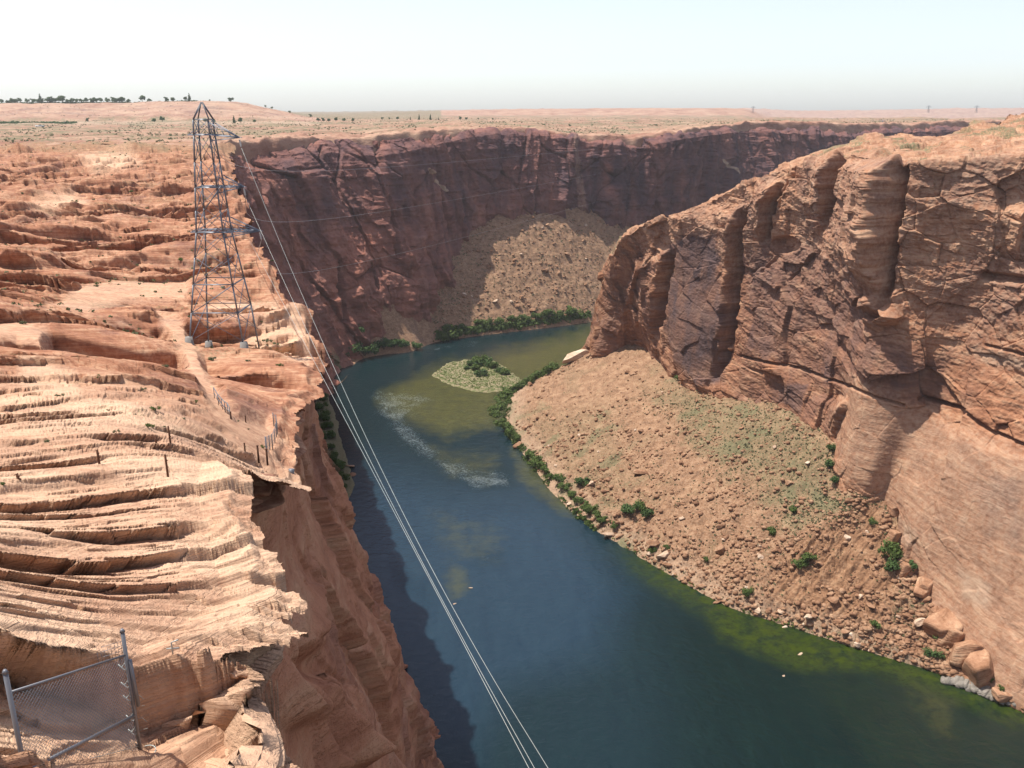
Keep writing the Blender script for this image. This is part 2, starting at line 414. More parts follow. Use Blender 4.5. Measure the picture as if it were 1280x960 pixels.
def left_height(x, y, detail=True):
    b = base_left(np.minimum(x, lrim_x(y) - .5), np.minimum(y, 760.))
    dl = ((x - NEAR_A[0])*NEAR_N[0] + (y - NEAR_A[1])*NEAR_N[1])
    if detail: dl = dl + .25*perlin(x*.9, y*.9, 3.) + .08*perlin(x*4, y*4, 1.)
    b = b + 1.35*sst(0, .12, dl)*np.exp(-np.maximum(dl, 0)/9.)
    wf = sst(560, 760, y)
    b = b*(1-wf) + far_z(x, np.maximum(y, 400.))*wf
    if not detail: return b
    X = x.astype(np.float32); Y = y.astype(np.float32); ly = np.log(np.maximum(y, 4.))
    # beds dip away from the river road; strike runs away to the right
    near = 1 - sst(math.log(42), math.log(75), ly)
    s = (X*.45 + Y*.893); d = (-X*.893 + Y*.45)
    # beds come out as risers facing down and right; each step is a residual added to the traced ground
    q = .25*d + .22*fbm(s/34, d/13, 1.3, 3) + .04*fbm(s/6, d/2.2, 4.1, 2)
    q = q + .13*cells(s/2.3, d/1.1, 5, 0.)[0] + .07*cells(s/.75, d/.4, 9, 0.)[0]
    mm = .10 + 1.0*sst(-.2, .3, fbm(s/9, d/3.5, 6.6, 2))
    q1 = q + .03*fbm(s/2.6, d/1.1, 9.4, 2)
    res = (terr(q1, .66, .07, 1.) - q1)*mm*.85
    q2 = q + .018*fbm(s/1.8, d/.8, 3.4, 2)
    res = res + (terr(q2, .22, .10, 1.) - q2)*(.35 + .6*sst(-.3, .4, perlin(s/5, d/2, 7.1)))*.8
    q3 = q + .010*fbm(s/.9, d/.4, 2.4, 2)
    res = res + (terr(q3, .073, .18, 1.) - q3)*.75
    h_near = b + res + .16*fbm(s/12, d/5, 2.8, 3)
    s2 = (X*.92 + Y*.39); d2 = (-X*.39 + Y*.92)
    amp = sst(math.log(40), math.log(170), ly)
    ma = .05 + 1.1*sst(-.25, .35, fbm(s2/34, d2/16, 6.6, 3)); mb = .2 + 1.0*sst(-.3, .3, fbm(s2/16, d2/7, 2.6, 2))
    qf = .30*cells(s2/7, d2/3.2, 6, 0.)[0] + .15*cells(s2/2.4, d2/1.4, 9, 0.)[0] + .17*d2 + (.8+1.5*amp)*fbm(s2/62, d2/26, 3.3, 4, .5)
    f1_ = qf + .14*fbm(s2/12, d2/6, 4.4, 2)
    res = (terr(f1_, 2.5, .06, 1.) - f1_)*ma*(.4+1.05*amp)
    f2_ = qf + .09*fbm(s2/7, d2/4, 8.4, 2)
    res = res + (terr(f2_, .95, .13, 1.) - f2_)*mb
    f3_ = qf + .03*fbm(s2/4, d2/2, 5.4, 2)
    res = res + (terr(f3_, .3, .25, 1.) - f3_)*.6
    h_far = b + res + (.5+3.0*amp)*fbm(s2/50, d2/30, 9.3, 3) + .9*amp*ridged(X/18, Y/11, 7.7, 3)
    bl, bh = cells(s2/15 + .15*fbm(X/9, Y/9, 1., 2), d2/8, 4, .8)
    h_far = h_far + amp*1.5*bl*sst(-.2, .3, fbm(X/45, Y/30, 5.5, 2))
    for hx, hy, hw_, hh in _HW:
        m_ = (np.abs(x-hx) < hw_*2) & (np.abs(y-hy) < 14 + hh*9)
        if not m_.any(): continue
        dx = (X[m_]-hx)/hw_; yf = hy + .18*(X[m_]-hx) + hw_*.25*fbm(X[m_]/hw_*1.3, 0*X[m_], hx, 3); dy = Y[m_] - yf
        h_far[m_] += hh*np.exp(-dx**4)*sst(0, .4 + .01*hy, dy)*np.exp(-np.maximum(dy, 0)/(5+hh*2.5)) - .3*hh*np.exp(-dx**4)*np.exp(-(dy/ (2+hh))**2)
        
    if isinstance(detail, str): return q3*16*near + f3_*4.5*(1-near)
    h = h_near*near + h_far*(1-near)
    calm = sst(620, 800, y)
    h = h*(1-calm) + (b + 1.9*fbm(X/60, Y/50, 2., 4)*(1-sst(680, 728, y)))*calm
    return h

ROADS = [  # (pixel polygon, softness, pale strength)
    ([(195,392),(225,398),(243,425),(262,470),(285,512),(300,524),(335,530),(350,548),(338,575),(312,560),(288,545),(262,505),(243,475),(225,440)], 5),
    ([(60,384),(100,356),(150,346),(238,348),(236,372),(160,376),(110,392)], 6),
    ([(-60,402),(30,400),(60,410),(52,428),(20,422),(-60,424)], 5)]

def bed_of(X, Y, Z):
    n = 1 - sst(42, 75, Y)
    return n*14*(Z-H+9 - .22*X + .34*Y) + (1-n)*3.2*(Z-H+14 - .04*X + .24*Y)
def teeth(X, Y, h):
    """how far each bed of the foreground rim sticks out, metres"""
    bed = h + .25*Y + .05*fbm(X/4, Y/4, 1., 2)
    return 1.5*hash1(np.floor(bed/.66), 1) + .75*hash1(np.floor(bed/.22 + .3), 2) + .25*hash1(np.floor(bed/.073), 5) - .9 + .5*fbm(Y/5, 0*Y, bed/2, 3)
def build_left_plateau():
    nc, nd, nr = 680, 1700, 1300
    A = np.linspace(-.82, -.19, nc)
    # dense rows, even in the picture
    yy = np.exp(np.linspace(math.log(5.), math.log(1000.), 4000))
    hb = base_left(np.full(4000, -.45)*yy, np.minimum(yy, 700))
    _, vv = proj(-.45*yy, yy, H+hb)
    s = np.concatenate([[0], np.cumsum(np.abs(np.diff(vv)) + .02)]); yd = np.interp(np.linspace(0, s[-1], nd), s, yy)
    Y = np.repeat(yd[:, None], nc, 1); X = A[None, :]*Y
    hb = left_height(X, Y, False); h = left_height(X, Y)
    U, V = proj(X, Y, H+hb)
    road = np.zeros_like(X); grey = np.zeros_like(X)
    for k, (pl, so) in enumerate(ROADS):
        r = inpoly(U + 4*perlin(X/4, Y/8, 3.), V, pl, so); road = np.maximum(road, r)
    h = h*(1 - road) + (hb + .12*fbm(X/6, Y/6, .5, 2))*road
    # ragged rim: every bed ends at its own place, sharp teeth in the foreground
    near = 1 - sst(36, 43, Y)
    s_ = (X + Y)*.7071; d_ = (-X + Y)*.7071
    jn = -teeth(X, Y, hb)
    jf = 3.2*fbm(X/22, Y/22, 6., 4, .6)*sst(60, 130, Y) + .5*fbm(X/2.5, Y/2.5, 1., 3)
    sd = (X - lrim_x(Y))*.93 + jn*near + jf*(1-near)
    drop = .06 + .004*Y
    over = sst(0, .22 + .004*Y, sd)
    h = h - over*drop - np.maximum(sd, 0)*.35
    # darker lower country rock: colours
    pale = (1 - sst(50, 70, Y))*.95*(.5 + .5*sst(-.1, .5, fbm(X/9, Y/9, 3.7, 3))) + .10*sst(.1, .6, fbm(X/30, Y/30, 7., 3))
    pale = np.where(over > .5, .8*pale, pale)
    # pale cap of the overhang beside the tower and sandy hollows
    for pl in ([(330,398),(372,392),(392,412),(384,440),(340,430),(300,412)], [(262,382),(345,372),(350,392),(300,400),(262,394)], [(40,248),(90,236),(110,252),(60,268),(30,262)], [(100,196),(160,186),(175,205),(120,214)], [(30,450),(95,470),(110,500),(60,500),(20,480)]):
        pale = np.maximum(pale, .75*inpoly(U, V, pl, 7))
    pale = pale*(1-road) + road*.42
    scrub = sst(480, 680, Y)*.24 + .10*sst(60, 150, Y) + .18*sst(.15, .6, fbm(X/16, Y/16, 11., 3))*(1-near)
    red = .22*sst(.1, .5, fbm(X/14, Y/14, 2.2, 3))*(1-near)
    Z = H + h
    U2, V2 = proj(X, Y, Z)
    R = [np.empty((nr, nc)) for _ in range(8)]
    src = [X, Y, Z, red, pale, scrub, sst(.3, .6 + .01*Y, sd), hb]
    t01 = np.linspace(0, 1, nr)
    DS = np.abs(np.diff(V2, axis=0)) + .1*np.abs(np.diff(U2, axis=0))
    DS = np.where(X[1:] - lrim_x(Y[1:]) > 6 + .05*Y[1:], 0, np.minimum(DS, 14))
    DS = np.repeat(blur(blur(DS.sum(1, keepdims=True)/np.maximum((DS > 0).sum(1, keepdims=True), 1), 6), 6) + .05, nc, 1)
    for c in range(nc):
        s = np.concatenate([[0], np.cumsum(DS[:, c])]); tt = t01*s[-1]
        for k in range(8): R[k][:, c] = np.interp(tt, s, src[k][:, c])
    X, Y, Z, red, pale, scrub, over2, bedc = R
    keep = (over2 < .9) & (Y < 736)
    m = keep[:-1, :-1] | keep[1:, 1:]
    # beds overhang: the upper edge of every step leans out over the foot of it
    Zs = blur(blur(Z, 7), 7); rel = np.clip(Z - Zs, -2.2, 2.2)
    kk = 1.25*(1 - sst(-2.5, -.6, X - lrim_x(Y)))*(1-sst(560, 700, Y))
    nn_ = 1 - sst(45, 75, Y); X = X + (.45 + .35*nn_)*kk*rel; Y = Y - (.92 - .30*nn_)*kk*rel
    bedc = bed_of(X, Y, Z)
    # small 3-D roughness so that risers are not smooth
    am = .04 + .0010*Y
    Xn = X + am*perlin(X/(1+.02*Y), Y/(1+.02*Y), Z/(.9+.02*Y))
    Zn = Z
    Vx = np.stack([Xn, Y, Zn], -1).reshape(-1, 3)
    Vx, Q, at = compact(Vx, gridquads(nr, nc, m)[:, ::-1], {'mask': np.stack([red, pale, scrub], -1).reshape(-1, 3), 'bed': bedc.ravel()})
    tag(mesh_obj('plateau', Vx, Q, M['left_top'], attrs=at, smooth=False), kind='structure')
    return

def build_far_plateau():
    nc, nr = 900, 520
    A = np.linspace(-.95, .80, nc)
    y0 = frim_y(A) + 14*fbm(A*14, 0*A, 1.5, 3, .6) - 10
    r = np.linspace(0, 1, nr)[:, None]
    # even in depression angle
    dep0 = 24/np.maximum(y0, 1.)[None]; dep1 = 24/16000.
    Y = np.where(r < .04, y0[None] + r/.04*30, 0)
    y1 = y0[None] + 30
    rr = np.clip((r-.04)/.96, 0, 1)
    inv = (1/y1)*(1-rr)**1.15 + (1/10500.)*(1-(1-rr)**1.15)
    Y = np.where(r < .04, Y, 1/inv)
    X = A[None]*Y
    Z = far_z(X, Y)
    dist = Y - y0[None]
    lip = (A[None] > FRA[0]-.012) * (1 - sst(0, 16, dist))
    ly = sst(700, 4000, Y)
    fade = 1 - sst(7000, 9000, Y)
    n = (1.6+2.0*ly)*fbm(X/(45+120*ly), Y/(45+200*ly), 3., 5, .55) + .9*ridged(X/30, Y/30, 5., 3)*(1-ly)
    n = terr(n, 1.5, .25, .75)*np.where(A[None] <= FRA[0]+.006, sst(734, 820, Y), 1.)
    rimr = (1-sst(20, 160, dist))*2.5*fbm(X/16, Y/16, 4., 4)
    Z = Z + n*np.where(Y > 8000, 3.0, 1.) + rimr - lip*34 - 1.0*(1-sst(712, 734, Y))*(A[None] <= FRA[0])
    u = 640 + F*A[None]*.955
    hill = sst(1950, 2100, Y)*(1-sst(410, 440, u))
    scrub = (.22 + .22*sst(-.3, .4, fbm(X/60, Y/140, 4., 4)))*sst(8, 120, dist)*(1-hill) + .05
    scrub = np.where((Y > 2600) & (u < 560), .5, scrub)
    scrub = np.where((Y > 4200) & (u > 560), .15, scrub)
    pale = .14*sst(.1, .7, fbm(X/90, Y/220, 9., 4)) + .20*hill
    pale = np.maximum(pale, .55*(1-hill)*sst(1500, 1700, Y)*(1-sst(1880, 1980, Y))*(u < 420))
    varn = 0.45*hill*sst(.0, .5, fbm(X/160, Y/22, 2., 4))
    V = np.stack([X, Y, H+Z], -1).reshape(-1, 3)
    tag(mesh_obj('distant_plateau', V, gridquads(nr, nc)[:, ::-1], M['far_top'], attrs={'mask': np.stack([varn+0*X, pale*(1-lip), scrub*(1-lip)], -1).reshape(-1, 3)}), kind='structure')

def displace(X, d, n): return X + n*d[..., None]

def build_left_face():
    rim = []; wat = []
    T = [(-3,-15,62,-15),(-5,11,54,20),(-6.4,14.2,50,35),(-6.9,20,45,55),(-11,29.6,38,80),(-15.2,42,28,105),(-17,59,12,140),(-23.5,90,-8,190),(-29.5,124,-31,254),
         (-48,170,-50,305),(-72,235,-74,375),(-101,324,-104,478),(-157,494,-140,570),(-205,640,-162,663),(-226,705,-156,715),(-227,745,-146,745)]
    for rx, ry, wx, wy in T:
        z = H + float(left_height(np.array([rx-2.]), np.array([max(ry, 6.)]), False)[0])
        rim.append((rx, ry, z)); wat.append((wx, wy, -3.))
    rim = np.array(rim); wat = np.array(wat)
    inn = rim.copy(); inn[:, 0] -= 2.5 + .01*np.abs(rim[:, 1]); lip = rim.copy(); lip[:, 2] -= 3.2 + .01*np.maximum(rim[:, 1], 0); lip[:, 0] -= .3
    def mid(f, g): 
        m = rim*(1-g) + wat*g; m[:, 2] = rim[:, 2]*(1-f) + wat[:, 2]*f; return m
    rows = [inn, rim, lip, mid(.12, .04), mid(.35, .20), mid(.68, .52), wat]
    ns, nts = 1150, [25, 80, 80, 170, 170, 150]
    Xc, Tt, sp = sheet(rows, ns, nts)
    N = grid_normals(blur(Xc, 6)); 
    if N[300, 500, 0] < 0: N = -N
    N[..., 2] *= .3; N /= np.linalg.norm(N, axis=-1, keepdims=True)
    # the top of the sheet follows the detailed ground just under its surface
    hd = H + left_height(Xc[25, :, 0]-.6, np.maximum(Xc[25, :, 1], 5.)) - .07 - .012*np.maximum(Xc[25, :, 1], 0)
    hd = blur(blur(hd[:, None], 14), 14)[:, 0]; dz = hd - Xc[25, :, 2]
    Xc[..., 2] += dz[None]*(1 - sst(1, 3, Tt))[:, None]
    hi = H + left_height(Xc[:25, :, 0], np.maximum(Xc[:25, :, 1], 5.)) - .07 - .012*np.maximum(Xc[:25, :, 1], 0)
    Xc[:25, :, 2] = np.minimum(hi - 1.5*(1 - np.arange(25)/25.)[:, None]**.5, Xc[:25, :, 2] + 3)
    X, Y, Z = Xc[..., 0], Xc[..., 1], Xc[..., 2]
    L = np.concatenate([[0], np.cumsum(np.linalg.norm(np.diff(Xc[300], axis=0), axis=1))])[None, :]
    sc = np.clip(Y/140, .22, 1.2)
    depth = Z[25][None] - Z
    Lw = L + 7*fbm(X/45, Y/45, Z/90, 3)
    rib = ridged(Lw/52, 0*Z, Z/260, 2, .5)
    d = 5.5*rib*sst(0, 60, depth)*sc
    d = d + 1.0*sc*sc*ridged(Lw/19, 0*Z, Z/110, 2)
    c1, e1 = cells(Lw/16, Z/40, 3, .9); c2, e2 = cells(Lw/7, Z/12, 8, .9)
    d = d + 3.2*sc*c1 + 1.1*sc*c2 - .5*sc*(1-sst(0, .06, e1))
    d = d + .5*fbm(X/3, Y/3, Z/3, 4)*sc + .5*sc*fbm(X/60, Y/60, Z/7, 3)
    d = (d - 3.5*sc)*sst(1.5, 14, depth)
    nearr = (1 - sst(36, 43, Y))*sst(4, 8, Y)
    tw = sst(.5, 1., Tt)[:, None]*(1 - sst(1.6, 3.3, depth))
    d = d + nearr*tw*(teeth(X, Y, Z-H) + .12) + (1-nearr)*tw*(2.0*fbm(X/12, Y/12, Z/1.2, 3)*sst(0, .3, Tt-.6)[:, None])
    U, V = proj(X, Y, Z)
    # lit ribs standing forward of the face
    for pts, a, w in [([(330,585),(338,640),(352,690),(372,735),(380,800)], 12, 30), ([(395,735),(390,790)], 4, 9), ([(322,745),(338,800),(352,850),(368,885)], 9, 30), ([(392,860),(408,905),(425,950)], 8, 24),
                      ([(300,565),(302,620),(318,700)], 2.0, 10)]:
        pd = polydist(U + 3*fbm(X/25, Y/25, Z/25, 3), V, pts)
        d = d + a*np.clip(1-pd/w, 0, 1)**1.3*sst(6, 40, depth)
    # dark fissure
    for pts, a, w in [([(420,700),(432,770),(440,850),(452,900)], -4., 3.5), ([(300,600),(310,700)], -1.5, 4)]:
        d = d + a*(1-sst(0, w, polydist(U, V, pts)))
    Nt = (1 - sst(2., 3., Tt))[:, None, None]; N = N*(1-Nt) + np.array([.96, -.28, 0])*Nt
    Xd = displace(Xc, d, N)
    varn = .18*sst(25, 110, depth) + .03
    varn = varn + .16*sst(.0, .5, fbm(Lw/20, 0*Z, Z/150, 3))
    scrub = .6*sst(22, 4, Z)*sst(300, 420, Y)
    mask = np.stack([np.clip(varn, 0, 1), .5*(1-sst(1.2, 3.5, depth))*nearr + .25*(1-sst(1.5, 6, depth))*(1-nearr), scrub], -1)
    mask[..., 1] = .75*(1-sst(.8, 2.2, depth))*nearr + .15*(1-sst(1.5, 3, depth))*(1-nearr)
    o = tag(mesh_obj('canyon_wall', Xd.reshape(-1, 3), gridquads(*X.shape), M['left_face'], attrs={'mask': mask.reshape(-1, 3), 'bed': bed_of(X, Y, Z).ravel()}), kind='structure')
    o.data.materials.append(M['left_top'])
    top = (depth < 2.2 + .01*Y)[:-1, :-1]
    o.data.polygons.foreach_set('material_index', top.ravel().astype(np.int32))

FFOOT = [(402,490,660),(426,466,735),(445,432,765),(470,378,795),(505,388,815),(545,350,868),(590,285,940),(640,260,972),(700,254,996),(760,268,1020),
         (840,292,1060)]
FWAT = [(401,494),(428,476),(447,452),(475,444),(512,440),(545,428),(590,421),(640,415),(700,408),(760,400),(830,394)]
def far_guides():
    rim = FR.copy(); foot = []; wat = []
    for k in range(len(FR)):
        if k < len(FFOOT):
            foot.append(P(*FFOOT[k][:2], y=FFOOT[k][2])); wat.append(P(*FWAT[k], z=0.))
        else:
            p = FR[k]; foot.append(np.array([p[0]+15, p[1]-60, 60.])); wat.append(np.array([p[0]+60, p[1]-180, 0.]))
    first = np.array([[-222., 670, 186]]); rim = np.vstack([first, rim]); foot = np.vstack([[[-163., 640, 8]], foot]); wat = np.vstack([[[-150., 640, 0]], wat])
    return rim, np.array(foot), np.array(wat)
def build_far_wall():
    rim, foot, wat = far_guides()
    K = len(rim)
    back = rim.copy(); back[:, 1] += 16; back[:, 0] -= 3; back[:, 2] -= 6
    def mid(f, g): 
        m = rim*(1-g) + foot*g; m[:, 2] = rim[:, 2]*(1-f) + foot[:, 2]*f; return m
    below = foot.copy(); below[:, 1] += 4; below[:, 2] -= 26
    rows = [back, mid(.10, .12), mid(.5, .45), foot, below]
    Xc, Tt, sp = sheet(rows, 1300, [40, 130, 130, 30])
    N = grid_normals(blur(Xc, 8))
    if N[150, 700, 1] > 0: N = -N
    N[..., 2] *= .2; N /= np.linalg.norm(N, axis=-1, keepdims=True)
    X, Y, Z = Xc[..., 0], Xc[..., 1], Xc[..., 2]
    L = np.concatenate([[0], np.cumsum(np.linalg.norm(np.diff(Xc[150], axis=0), axis=1))])[None, :]
    U, V = proj(X, Y, Z)
    lean = (Z-100)*.28*(1-sst(560, 640, U))               # slanting flutes on the left half
    Lw = L + lean + 12*fbm(X/80, Y/80, Z/120, 3)
    d = 5*ridged(Lw/75, 0*Z, Z/400, 2) + 3*ridged(Lw/26, 0*Z, Z/160, 3)
    c1, e1 = cells(Lw/38, Z/80, 5, .9); c2, e2 = cells(Lw/13, Z/22, 9, .9)
    d = d + 6*c1 + 3*c2 - 3*(1-sst(0, .05, e1)) + 1.5*fbm(X/9, Y/9, Z/7, 4) + 2.2*terr(fbm(X/150, Y/150, Z/16, 3), .5, .3)
    for pts, a, w in [([(398,190),(402,240)], -9, 4), ([(469,180),(471,215)], -8, 4), ([(545,240),(560,290)], -7, 3), ([(418,330),(428,400)], -10, 4), ([(478,245),(490,320)], -7, 3),
                      ([(462,330),(470,360)], -6, 3), ([(552,165),(553,190)], -7, 3), ([(465,220),(478,280),(500,330)], 9, 12), ([(440,330),(440,370)], 6, 20), ([(520,330),(525,370)], 7, 16)]:
        d = d + a*(1-sst(0, w, polydist(U + 2*fbm(X/12, Y/12, Z/12, 2), V, pts)))
    rimd = sst(0, 14, rim[:, 2].mean() - Z + 6)
    d = d*(.35 + .65*rimd)
    Xd = displace(Xc, d, N)
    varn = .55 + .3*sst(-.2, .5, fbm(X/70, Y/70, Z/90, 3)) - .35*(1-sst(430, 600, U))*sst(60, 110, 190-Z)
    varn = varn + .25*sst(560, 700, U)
    pale = np.zeros_like(X)
    for pts, w, a in [([(713,165),(717,200),(728,270)], 6, .22), ([(895,200),(912,216)], 2, .9), ([(540,226),(556,238)], 3, .9), ([(528,212),(534,216)], 3, .7)]:
        pale = np.maximum(pale, a*(1-sst(w*.4, w, polydist(U, V, pts))))
    mask = np.stack([np.clip(varn, 0, 1)*(1-pale), pale, 0*X], -1)
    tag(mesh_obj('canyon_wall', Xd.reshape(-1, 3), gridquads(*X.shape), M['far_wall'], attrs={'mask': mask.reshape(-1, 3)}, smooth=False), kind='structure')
    # scree apron under it
    up = foot + (foot-wat)*.10
    w2 = wat - (foot-wat)*.06
    m1 = foot*.5 + wat*.5; m1[:, 2] -= 2
    Xc, Tt, sp = sheet([up, m1, w2], 1100, [170, 170])
    X, Y, Z = Xc[..., 0].copy(), Xc[..., 1].copy(), Xc[..., 2].copy()
    U, V = proj(X, Y, Z)
    d = 2.2*fbm(X/28, Y/28, 1., 4) + .9*fbm(X/5, Y/5, 3., 3)
    c, e = cells(X/6, Y/6, 2, .9); d = d + 1.3*np.maximum(c, 0)*sst(-.1, .4, fbm(X/30, Y/30, 6., 2))
    cone = sst(545, 520, U)
    Z = Z + d*(.5+.5*(1-cone))*sst(-2, 4, Z)
    Xd = np.stack([X, Y, Z], -1)
    mask = np.stack([.15*sst(.1, .5, fbm(X/25, Y/25, 4., 3)), .15 + 0*X, .10*sst(540, 580, U) + .06], -1)
    o = tag(mesh_obj('scree_slope', Xd.reshape(-1, 3), gridquads(*X.shape), M['talus'], attrs={'mask': mask.reshape(-1, 3)}), kind='structure')
    return Xd, U, V

# ------------------------------------------------------------------ right wall
def _foot(u, v, wu, wv, m=.65):
    w = P(wu, wv, z=0.); D0 = w[0]*RN[0] + w[1]*RN[1]
    d = ray(u, v); c = d[0]*RN[0] + d[1]*RN[1]
    return P(u, v, t=(H + D0*m)/(c*m - d[2]))
#        rim u,v,D      back u,v,y          foot (u,v) or world      water u,v
RST = [((742,395),445, (752,400,760),   ('D',718,458,438), (706,462)),
       ((748,372),438, (760,378,740),   ('D',726,450,432), (690,468)),
       ((757,335),425, (772,340,700),   ('D',748,440,424), (655,482)),
       ((790,288),405, (806,292,670),   ('F',800,432),     (636,496)),
       ((860,262),400, (880,262,640),   ('F',848,478),     (628,535)),
       ((920,236),400, (940,232,620),   ('F',885,490),     (650,566)),
       ((990,208),396, (1012,196,600),  ('F',1000,520),    (700,628)),
       ((1060,194),384,(1090,176,620),  ('F',1040,548),    (757,672)),
       ((1128,203),362,(1175,169,640),  ('F',1046,600),    (828,715)),
       ((1200,202),372,(1225,156,720),  ('F',1075,622),    (905,758)),
       ((1290,196),380,(1290,146,800),  ('F',1105,630),    (1000,790)),
       ((1400,190),388,(1390,140,800),  ('F',1130,705),    (1085,818)),
       ((1520,185),392,(1500,140,800),  ('F',1165,770),    (1165,842)),
       ((1680,180),396,(1640,140,800),  ('F',1235,855),    (1235,872)),
       ((1900,175),400,(1850,140,800),  ('F',1310,905),    (1300,897)),
       ((2400,170),420,(2300,140,800),  ('F',1450,985),    (1430,960))]
def right_guides():
    rim, back, foot, wat = [], [], [], []
    for (r, D, b, f, w) in RST:
        rim.append(P(*r, D=D)); back.append(P(b[0], b[1], y=b[2])); wat.append(P(*w, z=0.))
        foot.append(P(f[1], f[2], D=f[3]) if f[0] == 'D' else _foot(f[1], f[2], *w))
    return map(np.array, (rim, back, foot, wat))
def build_right():
    rim, back, foot, wat = right_guides()
    for i in range(len(rim)): print('R', i, rim[i].round(), back[i].round(), foot[i].round(), wat[i].round())
    hid = back.copy(); hid[:, 1] += 60; hid[:, 0] += 60; hid[:9, 2] -= 70
    below = foot + np.array([RN[0]*2, RN[1]*2, -30])
    mid1 = rim*.62 + foot*.38; mid1[:, 0] += .82*2; mid1[:, 1] += .57*2
    b2 = rim*.6 + back*.4; b2[:, 2] = rim[:, 2]*.5 + back[:, 2]*.5 + 1
    rows = [hid, back, b2, rim, mid1, foot, below]
    # even column spacing in the picture
    uf = np.interp(np.arange(16), range(16), [proj(*((rim[i]+foot[i])/2))[0] for i in range(16)])
    sd = np.concatenate([[0], np.cumsum(np.maximum(np.abs(np.diff(uf)), 14))]); sd[13:] = sd[12] + (np.arange(13, 16)-12)*50
    sp = np.interp(np.linspace(0, sd[-1], 1150), sd, np.arange(16))
    Xc, Tt, sp = sheet(rows, 1150, [20, 70, 70, 330, 330, 50], sp)
    Nn = grid_normals(blur(Xc, 10))
    if Nn[350, 500, 0] > 0: Nn = -Nn
    N = Nn.copy(); N[..., 2] = np.where((Tt < 3)[:, None], np.clip(N[..., 2], -.2, 1.), .12*N[..., 2])
    topf = (Tt < 3)[:, None]
    N = blur(N, 3); N /= np.linalg.norm(N, axis=-1, keepdims=True)
    X, Y, Z = Xc[..., 0], Xc[..., 1], Xc[..., 2]
    U, V = proj(X, Y, Z)
    S = X*.57 - Y*.82
    wall = sst(2.75, 3.08, Tt)[:, None]*np.ones_like(X)
    warp = 5*fbm(X/40, Y/40, Z/40, 3)
    # bulge: the smooth pale swell low on the right
    swell = inpoly(U, V, [(1052,470),(1130,505),(1200,535),(1290,565),(1600,640),(1600,1000),(1200,900),(1120,640),(1048,600),(1045,540)], 14)
    c0, e0 = cells(S/42 + .1*warp/4, (Z + .25*S)/48, 12, 1.)
    c1, e1 = cells((S + warp)/17, (Z + .2*S + warp*.6)/15, 3, 1.2)
    c2, e2 = cells((S + warp)/6.5, (Z + .15*S)/5, 8, 1.2)
    c3, e3 = cells(S/2.6, Z/1.9, 21, 1.2)
    smooth_l = inpoly(U, V, [(838,300),(905,290),(915,360),(900,470),(850,470),(836,400)], 10)   # the big varnished slab
    soft = np.clip(swell*.85 + smooth_l*.6, 0, 1)
    upper = sst(90, 150, Z)
    strata = terr(fbm(S/60, 0*S, (Z + .22*S)/9 + .3*fbm(S/30, 0*S, Z/30, 2), 4), .35, .3, .5)
    d = 3.2*c0 + (2.0*c1 + .65*c2*(.15+1.0*upper) + .28*c3*(.25+.8*upper))*(1-soft) - .5*(1-sst(0, .05, e1))*(1-soft)
    d = d + .9*strata*(1-.8*smooth_l)*(1-.85*swell) + .38*fbm(X/8, Y/8, Z/5, 4)*(1-.75*soft) + .25*fbm(X/1.6, Y/1.6, Z/1.3, 2)*(1-.85*soft)
    d = d + swell*4*(1-sst(0, 200, np.hypot(U-1230, (V-600)*1.2)))
    # joints where a block stands forward of its neighbour (its near side shows, in shade)
    for pts, A_, W in [([(934,258),(925,300),(917,360),(909,410),(894,470),(889,496)], 8, 110), ([(1056,186),(1046,225),(1038,262),(1031,290)], 8, 60),
                       ([(1126,200),(1119,260),(1110,330),(1104,392)], 16, 95), ([(838,312),(832,350),(824,425)], 8, 40), ([(978,226),(962,262),(952,302)], 8, 30),
                       ([(822,325),(806,350),(792,380)], 4, 18), ([(790,372),(782,428)], 4.5, 18), ([(1055,497),(1042,552)], 4, 60), ([(868,415),(862,480)], 0, 20),
                       ([(1285,255),(1270,330)], 5, 60)]:
        pv = np.array(pts); ul = np.interp(V, pv[:, 1], pv[:, 0]) + 2.2*fbm(X/7, Y/7, Z/6, 3)
        du = ul - U
        e = sst(pv[0, 1]-6, pv[0, 1]+16, V)*(1 - sst(pv[-1, 1]-.45*(pv[-1, 1]-pv[0, 1]), pv[-1, 1]+16, V))
        if A_ > 6: d = d - A_*1.25*e*np.exp(-(np.abs(du + 2 + A_*.12)/(2.4 + A_*.16))**3)*sst(pv[0, 1]-4, pv[0, 1]+22, V)
        d = d + A_*e*np.where(du > 0, np.clip(1-np.maximum(du, 0)/(W*1.15), 0, 1), 0)*sst(-.5, 1.5, du)
    for pts, a, w in [([(925,445),(1000,460),(1050,480),(1090,497),(1130,508)], -2.6, 3.), ([(1150,500),(1200,512),(1240,540),(1290,560),(1400,600)], -4, 4.), ([(1230,432),(1285,443)], -2.5, 3),
                      ([(1230,345),(1290,352)], -5, 8), ([(955,340),(968,322)], -2, 3), ([(1005,330),(985,350)], -2.2, 2.5), ([(900,425),(894,470)], -3, 3), 
                      ([(1120,640),(1105,700)], -3, 5), ([(1000,200),(988,225),(975,260)], -3, 3)]:
        d = d + a*(1-sst(0, w, polydist(U + 2*fbm(X/8, Y/8, Z/8, 2), V, pts)))
    # hollow under an arch
    el = np.hypot((U-980)/22, (V-306)/13); d = d - 6*(1-sst(.6, 1.0, el))*sst(288, 298, V)
    # broken block shelf at the foot of the recess
    blk = inpoly(U, V, [(1085,372),(1120,366),(1132,395),(1100,410),(1080,400)], 5); d = d + blk*(3 + 4*c2)
    dt = 1.5*fbm(X/22, Y/22, 5., 4) + 2.4*terr(fbm(X/34, Y/60, 8., 4)*2.5, .8, .12, .9) + .9*c2 + 1.2*c1
    d = d*wall + dt*(1-wall)*sst(0, 1, Tt)[:, None]
    Xd = displace(Xc, d, N)
